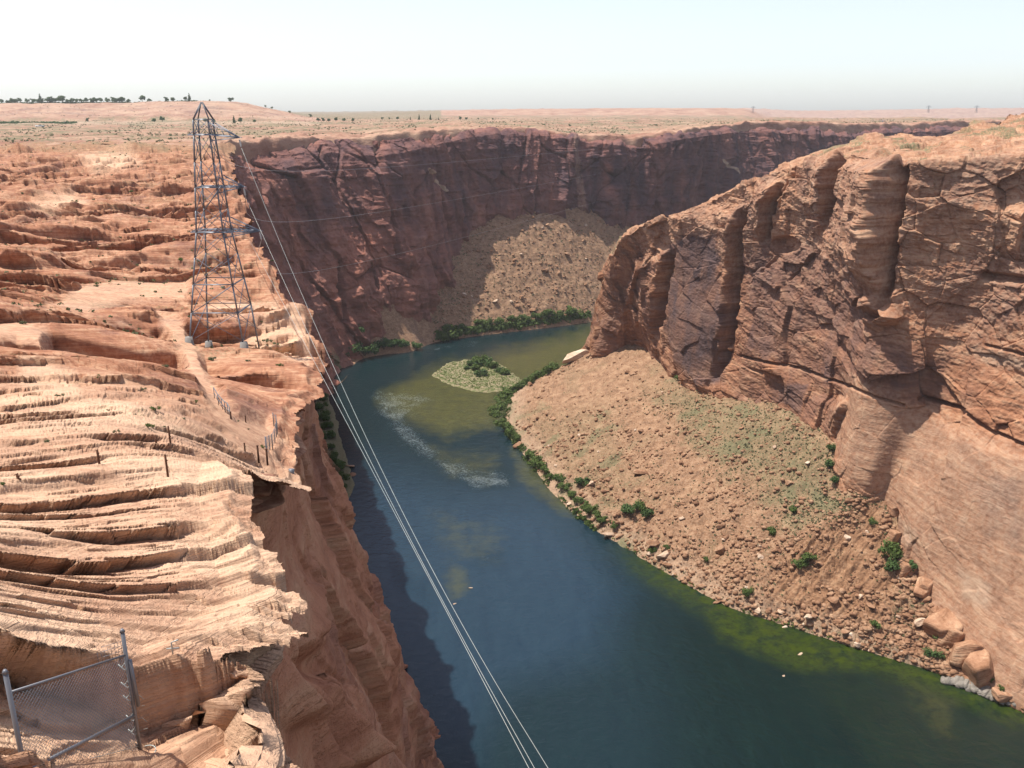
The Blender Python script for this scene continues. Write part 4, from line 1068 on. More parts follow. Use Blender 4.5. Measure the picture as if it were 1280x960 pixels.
def far_ground(u, y):
    x = (u-640)/F*y/.955
    for _ in range(3):
        z = float(far_z(np.array([x]), np.array([float(y)]))[0]); dep = y*CP - z*SP; x = (u-640)/F*dep
    return np.array([x, y, H + z])
def build_trees():
    # skyline trees: (u, height px, kind, label)
    T = [(51,11,'spire','tall pointed dark tree, leftmost of the three skyline spires'),(63,9,'tree','pointed dark tree, middle of the three skyline spires'),(78,12,'tree','tallest pointed dark tree, right of the three skyline spires'),(74,8,'tree','bushy dark tree hugging the right skyline spire'),
         (117,9,'tree','round dark tree on the skyline above the pale trail'),(152,9,'tree','round dark tree at the right end of the hill hedge'),(145,6,'tree','low tree left of the hill hedge end'),(178,9,'tree','round dark tree left on the bare part of the hill'),(187,6,'tree','low wide tree beside the round hill tree'),
         (208,7,'tree','small upright tree in the middle of the hill skyline'),(216,6,'tree','broad low tree in the middle of the hill skyline'),(232,6,'tree','dark tree left of the slim poplar on the hill'),(237,10,'spire','slim pointed poplar on the hill skyline'),(262,3,'tree','tiny bush tree left of the lone hilltop tree'),
         (289,7,'tree','lone dark tree on the bare hilltop'),(332,4,'tree','low trees at the right shoulder of the hill'),(340,4,'tree','low tree next along the right shoulder of the hill'),(388,5,'tree','green tree at the right foot of the hill'),(362,4,'tree','low tree on the falling right end of the hill')]
    for k in range(26):
        u = 2 + k*6.3 + random.uniform(-1.5, 1.5); T.append((u, random.uniform(5.5, 8.5), 'tree', None))
    hedge = [t for t in T if t[3] is None]; i = 0
    for k, (u, h, kd, lab) in enumerate(T):
        p = far_ground(u, 2390); H_ = px(p, h)
        if lab is None:
            n = len(hedge); lab = ordlabel(i, n, 'mid green hedge tree', 'in the hill skyline row') if i < 20 else f'mid green hedge tree, {ORD[n-1-i]} from the right, in the hill skyline row'; i += 1
        plant(kd, k, p - np.array([0, 0, .5]), H_/1.9*1.2, lab, 'tree', 'trees on the hill skyline', 'skyline_tree', 'leaf_dark', sz=H_/1.85)
    # trees standing on the flat in front of the hill and along the horizon
    G = [(203,8,1900,'dark tree standing alone on the plain left of the pylon'),(110,6,1900,'small dark tree at the foot of the pale trail'),(193,7,1850,'dark bush tree below the bare hill, left'),(257,7,1750,'dark tree seen through the pylon peak'),(267,7,1750,'dark tree just right of the pylon peak'),
         (293,10,1750,'pointed dark tree, left of the cluster right of the pylon'),(301,8,1750,'round dark tree, right of the cluster right of the pylon'),(318,5,1750,'low dark tree right of the cluster by the pylon'),
         (398,6,1950,'round green tree at the left end of the plain grove'),(404,6,1950,'green tree, second in the plain grove'),(411,5,1950,'green tree in the middle of the plain grove'),(420,6,1950,'tall green tree in the plain grove'),(430,6,1950,'green tree, second from the right in the plain grove'),(441,6,1950,'green tree at the right end of the plain grove'),
         (478,4,2300,'small dark tree on the horizon right of the grove'),(487,4,2300,'small green tree beside it on the horizon'),(497,5,2300,'dark tree on the horizon between two gaps'),(513,4,2300,'green tree left of the pointed horizon tree'),(524,7,2300,'pointed dark tree on the middle horizon'),
         (538,7,2300,'slim pole like tree on the middle horizon'),(548,4,2300,'low trees right of the slim horizon tree'),(575,5,2300,'lone round dark tree on the middle horizon'),(583,4,2300,'green tree next to the lone round horizon tree'),(598,3,2300,'tiny tree on the horizon towards the pink mesa'),(616,3,2300,'tiny tree at the left end of the pink mesa'),
         (712,4,1500,'bush tree on the far rim plain, centre'),(680,3,1500,'small bush tree left of the centre rim plain'),(652,3,1500,'pale bush tree near the left end of the pink mesa'),(820,3,1600,'small bush tree below the pink mesa, right'),(740,3,1600,'small bush tree below the pink mesa, middle')]
    for k, (u, h, y, lab) in enumerate(G):
        p = far_ground(u, y); H_ = px(p, h)
        plant('spire' if 'pointed' in lab or 'slim' in lab else 'tree', k, p - np.array([0, 0, .5]), H_/1.9*1.15, lab, 'tree', 'trees on the far plain', 'plain_tree', 'leaf_dark', sz=H_/1.85)

def tufts(name, pts, sizes, mat, seed, nl=9):
    rs = np.random.default_rng(seed); n = len(pts)
    c = np.repeat(pts, nl, 0); s = np.repeat(sizes, nl)
    d = rs.normal(size=(n*nl, 3)); d /= np.linalg.norm(d, axis=1)[:, None]; d[:, 2] = np.abs(d[:, 2])*.7
    p = c + d*s[:, None]*(.3 + .6*rs.random((n*nl, 1)))
    nn = d + rs.normal(size=d.shape)*.4; nn /= np.linalg.norm(nn, axis=1)[:, None]
    a = np.cross(nn, rs.normal(size=d.shape)); a /= np.linalg.norm(a, axis=1)[:, None]; b = np.cross(nn, a); q = (s*.33)[:, None]
    V = np.stack([p-a*q-b*q*.7, p+a*q-b*q*.6, p+a*q*.8+b*q, p-a*q*.8+b*q*.8], 1).reshape(-1, 3)
    t = np.repeat(np.repeat(rs.random(n), nl)*.6 + .4*rs.random(n*nl), 4)
    return mesh_obj(name, V, np.arange(4*n*nl).reshape(-1, 4), mat, None, False, {'tint': t})
def build_scrub():
    rs = np.random.default_rng(5)
    # low grey scrub on both scree slopes
    def pick(S, X, U, V, dens, n):
        w = dens(U.ravel(), V.ravel(), X.reshape(-1, 3)[:, 2]); w = w*(X.reshape(-1, 3)[:, 2] > .8)
        d = dist_of_a(X.reshape(-1, 3)); w = w/w.sum(); k = rs.choice(len(w), n, p=w, replace=False); return X.reshape(-1, 3)[k]
    def dR(u, v, z):
        a = inpoly(u, v, [(850,478),(1000,510),(1050,560),(1050,620),(1100,625),(1000,670),(940,640),(880,580),(800,490)], 16) + .25
        return a*(u > 600)*(u < 1330)*(v < 990)*(1-.85*inpoly(u, v, [(1100,625),(1075,640),(985,690),(960,760),(1000,770),(1090,790),(1120,740)], 10))
    pR = pick(SR, RT[0], RT[1], RT[2], dR, 4200)
    pF = pick(SF, FT[0], FT[1], FT[2], lambda u, v, z: (u > 540)*(u < 800)*1., 1200)
    pts = np.vstack([pR, pF]); sz = np.concatenate([rs.uniform(.3, .9, len(pR)), rs.uniform(.6, 1.5, len(pF))])
    tag(tufts('scree_scrub', pts, sz, M['leaf_dry'], 3), kind='stuff')
    # scattered scrub over the plateau
    n = 9000
    A = rs.uniform(-.62, .62, n); y = 720*np.exp(rs.random(n)*1.35)
    ok = y > frim_y(A) + 25; A, y = A[ok], y[ok]; x = A*y
    z = H + far_z(x, y) + .3
    keep = fbm(x/70, y/160, 2., 3) > -.25
    P1 = np.stack([x, y, z], 1)[keep]
    n2 = 2600; y2 = np.exp(rs.uniform(math.log(110), math.log(720), n2)); x2 = lrim_x(y2) - 4 - rs.random(n2)**1.0*(.8*y2 + lrim_x(y2)).clip(5)
    z2 = H + left_height(x2, y2)
    k2 = fbm(x2/25, y2/25, 12., 3) > .02 + .0*(y2)
    P2 = np.stack([x2, y2, z2], 1)[k2]
    tag(tufts('desert_scrub', np.vstack([P1, P2]), np.concatenate([rs.uniform(.8, 2.0, len(P1)), rs.uniform(.15, .5, len(P2))*(1 + P2[:, 1]/450)]), M['leaf_dry'], 8, 7), kind='stuff')
def dist_of_a(p): return p[:, 1]*CP - (p[:, 2]-H)*SP
def build_thicket():
    rs = np.random.default_rng(77); n = 700; u = rs.uniform(545, 738, n); v = np.interp(u, [545, 600, 640, 700, 735], [427, 418, 413, 406, 399]) - rs.uniform(0, 9, n)
    pf = np.array([SF.at(a, b)[0] if b < np.interp(a, [545, 735], [424, 396]) else P(a, b, z=.3) for a, b in zip(u, v)])
    rim, back, foot, wat = right_guides(); q = catmull(wat, np.sort(rs.uniform(.6, 6.8, 420)))
    o = rs.uniform(-.5, 6, 420)*np.interp(np.linspace(0, 1, 420), [0, .6, 1], [1.3, 1., .5]); q[:, 0] += RN[0]*o; q[:, 1] += RN[1]*o; q[:, 2] = .2 + np.maximum(o, 0)*.5
    q = q[fbm(q[:, 0]/14, q[:, 1]/14, 7., 2) > -.22]
    isl = np.array([P(a, b, z=.7) for a, b in zip(rs.normal(606, 13, 60), rs.normal(461, 4.5, 60))])
    pts = np.vstack([pf, q, isl]); sz = np.concatenate([rs.uniform(1.2, 3.4, len(pf)), rs.uniform(.7, 2.0, len(q)), rs.uniform(.5, 1.4, 60)])
    tag(tufts('riverbank_thicket', pts, sz, M['leaf_bank'], 13, 16), kind='stuff')
    us = np.concatenate([rs.uniform(-30, 160, 620), rs.uniform(160, 250, 50), rs.uniform(-30, 95, 300)]); ys = np.concatenate([rs.uniform(2385, 2440, 670), rs.uniform(1700, 1830, 300)])
    pts = np.array([far_ground(a, b) for a, b in zip(us, ys)]); tag(tufts('hill_thicket', pts, rs.uniform(2., 5.5, len(pts)), M['leaf_dark'], 14, 14), kind='stuff')
build_thicket(); build_bank_plants(); build_left_plants(); build_trees(); build_scrub()
# ------------------------------------------------------------------ rocks
def ico(sub):
    bm = bmesh.new(); bmesh.ops.create_icosphere(bm, subdivisions=sub, radius=1.)
    V = np.array([v.co[:] for v in bm.verts]); T = np.array([[v.index for v in f.verts] for f in bm.faces]); bm.free(); return V, T
ICO3, ICO1 = ico(4), ico(2)
def rock_shape(seed, base=None, cuts=15):
    V, T = base or ICO3; V = V.copy(); rs = np.random.default_rng(seed)
    if cuts == 9: V = V/((np.abs(V)**16).sum(1)**(1/16.))[:, None]*.8
    elif cuts == 7: V = V/((np.abs(V)**9).sum(1)**(1/9.))[:, None]*.8
    else: V = V/((np.abs(V)**4).sum(1)**(1/4.))[:, None]*.9
    sc = np.array([1., rs.uniform(.6, .95), rs.uniform(.45, .8)])
    for _ in range(cuts):
        n = rs.normal(size=3); n /= np.linalg.norm(n); h = rs.uniform(.62, .98) if cuts == 9 else rs.uniform(.5, .85)
        d = V @ n; V = V - np.maximum(d - h, 0)[:, None]*n
    V = V*sc
    V = V*(1 + (.035 if cuts == 9 else .05)*fbm(V[:, 0]*(4 if cuts == 9 else 2.2) + seed, V[:, 1]*2.2, V[:, 2]*2.2, 3))[:, None]
    return V, T
RPROTO = {}
def rock(name, seed, loc, size, label, group=None, mat='boulder', scale=(1, 1, 1), rot=None, cat='boulder', sink=.25, cuts=15):
    key = (seed % 9, mat, cuts)
    if key not in RPROTO:
        V, T = rock_shape(seed % 9 + 40, cuts=cuts); o = mesh_obj(name, V, None, M[mat], smooth=False, tris=T); RPROTO[key] = o
    else:
        o = RPROTO[key].copy(); COL.objects.link(o); o.name = name
    rs = np.random.default_rng(seed*3+5)
    o.location = (loc[0], loc[1], loc[2] + size*scale[2]*(.5-sink)*.6)
    o.rotation_euler = rot if rot is not None else (rs.uniform(-.35, .35), rs.uniform(-.35, .35), rs.uniform(0, 6.28))
    o.scale = (size*.62*scale[0], size*.62*scale[1], size*.62*scale[2])
    tag(o, label, cat, group); return o
def build_rocks():
    rs = np.random.default_rng(21)
    named = [(712,436,22,(1.5,.9,1.0),'pale_boulder','big pale smooth boulder at the water under the cliff nose'),(706,464,20,(1.3,.8,.7),'boulder','dark red flat boulder on the scree tip below the cliff nose'),(646,560,13,(1.2,.9,.9),'boulder','red boulder standing at the shore by the scree tip'),
             (711,631,9,(1.2,.8,.6),'pale_boulder','pale flat boulder at the shore between green shrubs'),(763,669,15,(1.4,.8,.6),'pale_boulder','large pale slab at the water where the shore shrubs end'),(775,670,8,(1,.9,.7),'boulder','brown boulder touching the large pale shore slab'),
             (819,680,17,(1.4,.9,.6),'boulder','pinkish flat slab on the shore, left of the pale pair'),(830,695,15,(1.3,.9,.7),'pale_boulder','pale broken block at the water, right of the pinkish slab'),(812,694,10,(1,1,.7),'pale_boulder','pale round boulder at the water left of the broken block'),
             (900,690,15,(.8,1,1.3),'boulder','dark upright boulder low on the scree'),(803,592,15,(1.3,.9,.7),'boulder','brown boulder with rubble around it in mid scree'),(931,578,11,(1,.9,1.1),'boulder','brown upright boulder in the upper scree'),
             (783,464,10,(1,1,.8),'boulder','red boulder at the upper left scree edge'),(790,468,7,(1,1,.8),'boulder','small red boulder beside the upper left scree boulder'),(988,605,12,(1.1,.9,.8),'boulder','reddish boulder alone in the grey scrub'),(895,757,9,(1.3,.8,.6),'boulder','flat boulder at the waterline, left of the algae'),
             (945,762,11,(1.4,.9,.5),'pale_boulder','pale slab lying in the shallow green water'),(981,788,6,(1.2,.9,.5),'pale_boulder','small pale rock standing in the green shallows'),(1072,806,11,(1.2,.9,.7),'pale_boulder','round pale boulder at the waterline near the right corner'),(1086,812,6,(1,.9,.6),'pale_boulder','small pale rock just right of the round pale boulder'),
             (1041,752,14,(1,.9,1),'boulder','dark red boulder in the jumble under the gully'),(1100,796,14,(1.1,.9,.8),'boulder','brown block in the shore jumble'),(1127,803,13,(1.1,.9,.8),'boulder','pinkish block left of the flat red slab'),(1150,778,17,(1.2,.9,.7),'pale_boulder','whitish boulder in the jumble under the slabs'),
             (1155,795,13,(1.1,.9,.7),'boulder','brown boulder under the whitish boulder'),(1038,745,10,(.9,1,1.2),'boulder','small upright red rock at the gully foot'),(1012,772,18,(1.7,.8,.45),'pale_boulder','long pale slab at the waterline under the gully'),(1058,790,13,(1.4,.8,.6),'boulder','orange block right of the long pale slab')]
    for k, (u, v, s, sc, mt, lab) in enumerate(named):
        p, n = SR.at(u, v); p[2] = max(p[2], .0); rock('boulder', k, p, px(p, s), lab, None, mt, sc)
    # in the water: the lone red rock, small ones in the shallows
    p = P(492, 830, z=.3); rock('river_rock', 3, p, px(p, 16), 'dark red rock alone in the shaded water beside the cliff', None, 'boulder', (1.2, .8, .6))
    for k, (u, v, s, lab) in enumerate([(589,735,5,'small pale rock breaking the surface right of the cables'),(568,755,4,'tiny pale rock breaking the surface under the cables'),(980,845,4,'small pale rock in the dark pool at right'),(1000,818,6,'pale rock just under the near right shore')]):
        p = P(u, v, z=0.); rock('river_rock', k+4, p, px(p, s), lab, None, 'pale_boulder', (1.2, .8, .4))
    # fallen slabs against the right wall near the corner: (pixel centre, size px, scale, rotation)
    slabs = [(1216,748,50,(.75,.9,1.25),(.15,-.35,.6),'big_slab','huge tan fallen slab with white stains against the cliff'),(1222,795,46,(.85,.8,1.1),(.2,.35,1.1),'grooved_slab','huge grooved slab leaning over the shore ledge'),(1262,790,52,(.7,.9,1.2),(.1,-.3,.2),'big_slab','huge smooth slab at the right edge of the picture'),
             (1130,708,24,(.8,.8,1.4),(.2,.3,.4),'big_slab','upright tan slab beside the dark round shrub'),(1163,728,22,(.6,.9,1.7),(.1,.1,.9),'big_slab','tall dark sided slab at the gully top right'),(1118,668,20,(.8,.7,1.6),(.1,.3,.3),'big_slab','narrow slab with a dark crack at the cliff foot'),(1140,835,26,(1.6,1.,.28),(.12,.1,.5),'red_slab','flat red ribbed slab lying at the water near the corner'),(1150,700,12,(.9,.9,1.),(.1,.2,.1),'big_slab','small tan block under the dark round shrub')]
    slabs += [(1188,775,30,(.8,.9,1.1),(.3,.2,.3),'b','tan angular block left of the grooved slab'),(1192,715,26,(1.2,.8,.7),(.2,-.3,1.),'b','tan slab lying behind the huge white stained slab'),(1250,742,34,(.8,.8,1.2),(.1,.3,.5),'b','tan block wedged above the two huge slabs'),
              (1178,752,16,(.8,.9,1.2),(.4,.1,.2),'b','small tan block in front of the white stained slab'),(1275,845,26,(1.3,.8,.6),(.1,.1,.2),'b','tan block at the right edge above the grey ledge'),(1262,880,18,(1.4,.8,.5),(.05,.1,.4),'b','flat tan block at the water in the right corner')]
    for k, (u, v, s, sc, ro, nm, lab) in enumerate(slabs):
        p, n = SR.at(u, v+6); d = px(p, s)
        o = rock('fallen_slab', k+60, p, d, lab, None, 'slab_rock', sc, ro, 'slab', .45, 9)
    # grey grooved ledge at the water
    A_ = [P(1178, 848, z=1.6), P(1200, 851, z=2.0), P(1225, 859, z=2.2), P(1250, 870, z=2.2), P(1290, 884, z=2.0)]
    b = MB(); 
    for i in range(len(A_)-1):
        for j in range(5):
            f = (j+.5)/5; c = A_[i]*(1-f) + A_[i+1]*f; w = 3.2 + 2.2*math.sin(math.pi*(i+f)/4)
            ang = math.atan2(A_[i+1][1]-A_[i][1], A_[i+1][0]-A_[i][0]) + random.uniform(-.12, .12)
            R = np.array([[math.cos(ang), -math.sin(ang), 0], [math.sin(ang), math.cos(ang), 0], [0, 0, 1]]) @ np.array([[1, 0, 0], [0, math.cos(.45), -math.sin(.45)], [0, math.sin(.45), math.cos(.45)]])
            V, T = rock_shape(int(i*7+j), ICO1, 9); V = V*np.array([1.5, w*.75, 1.5]) @ R.T + c + np.array([0, 0, random.uniform(-.3, .3)-.6])
            b.add(V, None, T)
    tag(b.build('rock_ledge', M['grey_rock'], None, False), 'grey grooved rock ledge lying along the water in the right corner', 'ledge')
    # named individuals chosen over the slopes, the rest as rubble
    zones = [('R', 'at the waterline left of the gully', lambda u, v, z: (z < 3.5)*(u > 770)*(u < 960), 20, (4.5, 9)), ('R', 'at the waterline below the orange gully', lambda u, v, z: (z < 4)*(u > 960)*(u < 1075), 18, (5, 11)),
             ('R', 'in the jumble left of the fallen slabs', lambda u, v, z: (z < 22)*(u > 1075)*(u < 1165)*(v > 745), 20, (6, 13)), ('R', 'on the rubble right of the orange gully', lambda u, v, z: (u > 1080)*(u < 1140)*(v > 660)*(v < 760), 16, (5, 10)),
             ('R', 'on the orange gully itself', lambda u, v, z: (u > 970)*(u < 1080)*(v > 670)*(v < 760), 16, (4, 9)), ('R', 'low on the scree left of the gully', lambda u, v, z: (u > 860)*(u < 970)*(v > 650)*(z > 4), 20, (5, 11)),
             ('R', 'in the grey scrub under the recess', lambda u, v, z: (u > 920)*(u < 1050)*(v > 530)*(v < 650), 16, (4, 8)), ('R', 'mid scree right of the twin shrubs', lambda u, v, z: (u > 790)*(u < 930)*(v > 530)*(v < 650), 20, (4, 9)),
             ('R', 'in the scree under the varnished slab', lambda u, v, z: (u > 740)*(u < 900)*(v > 465)*(v < 530), 18, (3.5, 8)), ('R', 'on the scree by the lone shrub', lambda u, v, z: (u > 690)*(u < 790)*(v > 560)*(v < 660)*(z > 2), 18, (4, 8)),
             ('R', 'on the outer tip of the right scree', lambda u, v, z: (u > 640)*(u < 740)*(v > 480)*(v < 560), 18, (4, 9)), ('F', 'high on the far scree', lambda u, v, z: (u > 610)*(u < 760)*(v > 265)*(v < 305), 18, (3, 6)),
             ('F', 'halfway up the far scree', lambda u, v, z: (u > 590)*(u < 745)*(v > 310)*(v < 350), 20, (3, 8)), ('F', 'low on the far scree above the hedge', lambda u, v, z: (u > 570)*(u < 740)*(v > 355)*(v < 395), 20, (3, 9))]
    kk = 0
    for side, where, fn, n, (a, b_) in zones:
        X, U, V = RT if side == 'R' else FT; S = SR if side == 'R' else SF
        w = (fn(S.u, S.v, S.X[:, 2])*(S.X[:, 2] > .3)).astype(float); 
        if w.sum() == 0: print('EMPTY', where); continue
        idx = rs.choice(len(w), n, p=w/w.sum(), replace=False); idx = idx[np.argsort(S.u[idx])]
        for i, k in enumerate(idx):
            p = S.X[k]; s = px(p, a + (b_-a)*rs.random()**2.2)
            rock('boulder', kk, p, s, ordlabel(i, n, rs.choice(['brown boulder', 'reddish boulder', 'blocky boulder', 'angular boulder']), where), 'boulders ' + where, 'boulder' if rs.random() < .85 else 'pale_boulder'); kk += 1
    # rubble
    def rubble(name, S, fn, n, lo, hi, seed):
        r2 = np.random.default_rng(seed); w = fn(S.u, S.v, S.X[:, 2])*(S.X[:, 2] > .15)*(S.u > -60)*(S.u < 1400); w = w/w.sum()
        # undo the sampling density of the sheet in the distance
        idx = r2.choice(len(w), n, p=w, replace=True); protos = [rock_shape(200+i, ICO1 if False else ico(1), 7) for i in range(12)]
        Vs, Ts, o = [], [], 0
        for j, k in enumerate(idx):
            V, T = protos[j % 12]; s = (lo + (hi-lo)*r2.random()**5.5)*.5
            a = r2.uniform(0, 6.28); ca, sa = math.cos(a), math.sin(a)
            R = np.array([[ca, -sa, 0], [sa, ca, 0], [0, 0, 1]]) * s*r2.uniform(.8, 1.25)
            Vs.append(V @ R.T + S.X[k] + np.array([r2.normal()*.3, r2.normal()*.3, s*.15])); Ts.append(T + o); o += len(V)
        return tag(mesh_obj(name, np.concatenate(Vs), None, M['boulder'], None, False, None, np.concatenate(Ts)), kind='stuff')
    def dens(u, v, z):
        f = .25 + sst(-.25, .35, fbm(u/45, v/35, 3., 3)) + 1.6*sst(14, 2, z)*(u > 740)
        return f*(1-.75*inpoly(u, v, [(1090,635),(985,690),(960,750),(1000,760),(1070,770)], 10))
    rubble('rubble', SR, dens, 19000, .30, 3.8, 5)
    rubble('far_rubble', SF, lambda u, v, z: (u > 540)*(u < 830)*(.3 + sst(-.25, .35, fbm(u/25, v/20, 3., 3))), 5200, .7, 4.0, 6)
M['slab_rock'] = rock_mat('fallen_slab_rock', (.24, .12, .065), (.38, .205, .12), (.50, .32, .20), .8, (.3, .2), 1.6, bump=.8)
M['grey_rock'] = rock_mat('grey_ledge_rock', (.13, .115, .095), (.21, .185, .155), (.31, .275, .235), 1.2, (.4, 0), 2., bump=.6)
build_rocks()

# ------------------------------------------------------------------ gravel bar in the bend
def build_shore():
    out = [(394,486),(408,488),(420,520),(430,560),(444,606),(434,628),(415,628),(396,560)]
    us = np.linspace(385, 450, 60); vs = np.linspace(480, 632, 110); U, V = np.meshgrid(us, vs)
    ins = inpoly(U + 3*fbm(U/12, V/8, 1., 3), V, out, 5)
    D = (U-640)/F; B = (480-V)/F; dz = -SP + B*CP; t = -H/dz; X = D*t; Y = (CP+B*SP)*t
    Z = -.8 + 1.8*sst(.25, .9, ins) + .4*fbm(X/6, Y/6, 2., 3)*ins
    tag(mesh_obj('shore', np.stack([X, Y, Z], -1).reshape(-1, 3), gridquads(*X.shape)[:, ::-1], M['talus'], attrs={'mask': np.tile([0, .3, .6], (X.size, 1))}), kind='structure')
    for k, (u, v, s) in enumerate([(437,583,10), (441,593,8)]):
        p = P(u, v, z=.5); rock('boulder', 30+k, p, px(p, s), ['reddish boulder at the tip of the narrow left bank', 'smaller boulder at the water by the left bank tip'][k], None, 'boulder', (1, 1.4, .5))
build_shore()
def build_island():
    out = [(541,468),(552,458),(565,452),(585,449),(610,448),(625,455),(640,466),(652,475),(645,483),(630,488),(610,491),(590,489),(565,482),(550,477)]
    us = np.linspace(535, 658, 150); vs = np.linspace(444, 495, 110); U, V = np.meshgrid(us, vs)
    ins = inpoly(U + 4*fbm(U/12, V/8, 1., 3), V + 1.5*fbm(U/12, V/8, 4., 3), out, 7)
    D = (U-640)/F; B = (480-V)/F; dz = -SP + B*CP; t = -H/dz; X = D*t; Y = (CP+B*SP)*t
    Z = -.8 + 2.0*sst(.25, .9, ins) + .35*fbm(X/6, Y/6, 2., 3)*ins
    m = NT('gravel_bar'); p = pos(m)
    m.link(m.mix(m.ramp(m.noise(p, .35, 5, .7), [(.40, 0.), (.58, 1.)]), (.26, .20, .12), (.085, .105, .025)), m.b.inputs['Base Color']); m.b.inputs['Roughness'].default_value = .95
    m.link(m.bump(m.noise(p, 1.5, 5, .7), .3), m.b.inputs['Normal'])
    tag(mesh_obj('gravel_bar', np.stack([X, Y, Z], -1).reshape(-1, 3), gridquads(*X.shape)[:, ::-1], m.m), kind='structure')
    rs = np.random.default_rng(3); w = (Z.ravel() > .5).astype(float); idx = rs.choice(len(w), 1500, p=w/w.sum())
    pts = np.stack([X.ravel()[idx], Y.ravel()[idx], Z.ravel()[idx]], 1) + rs.normal(size=(1500, 3))*np.array([.5, .5, .02])
    tag(tufts('grass', pts, rs.uniform(.3, .9, 1500), M['grass'], 4, 8), kind='stuff')
    # grass along both waterlines
    n = 1500; rim, back, foot, wat = right_guides(); q = catmull(wat, np.sort(rs.uniform(3.0, 10.5, n)))
    q[:, 0] += RN[0]*rs.uniform(.5, 6, n); q[:, 1] += RN[1]*rs.uniform(.5, 6, n); q[:, 2] = rs.uniform(.2, 1.6, n)
    k = fbm(q[:, 0]/9, q[:, 1]/9, 2., 2) > -.1
    tag(tufts('shore_grass', q[k], rs.uniform(.3, .9, k.sum()), M['grass'], 9, 7), kind='stuff')
    p = P(611, 450, z=1.2); rock('boulder', 5, p, px(p, 4), 'tiny white rock at the top of the island shrubs', None, 'pale_boulder')
build_island()

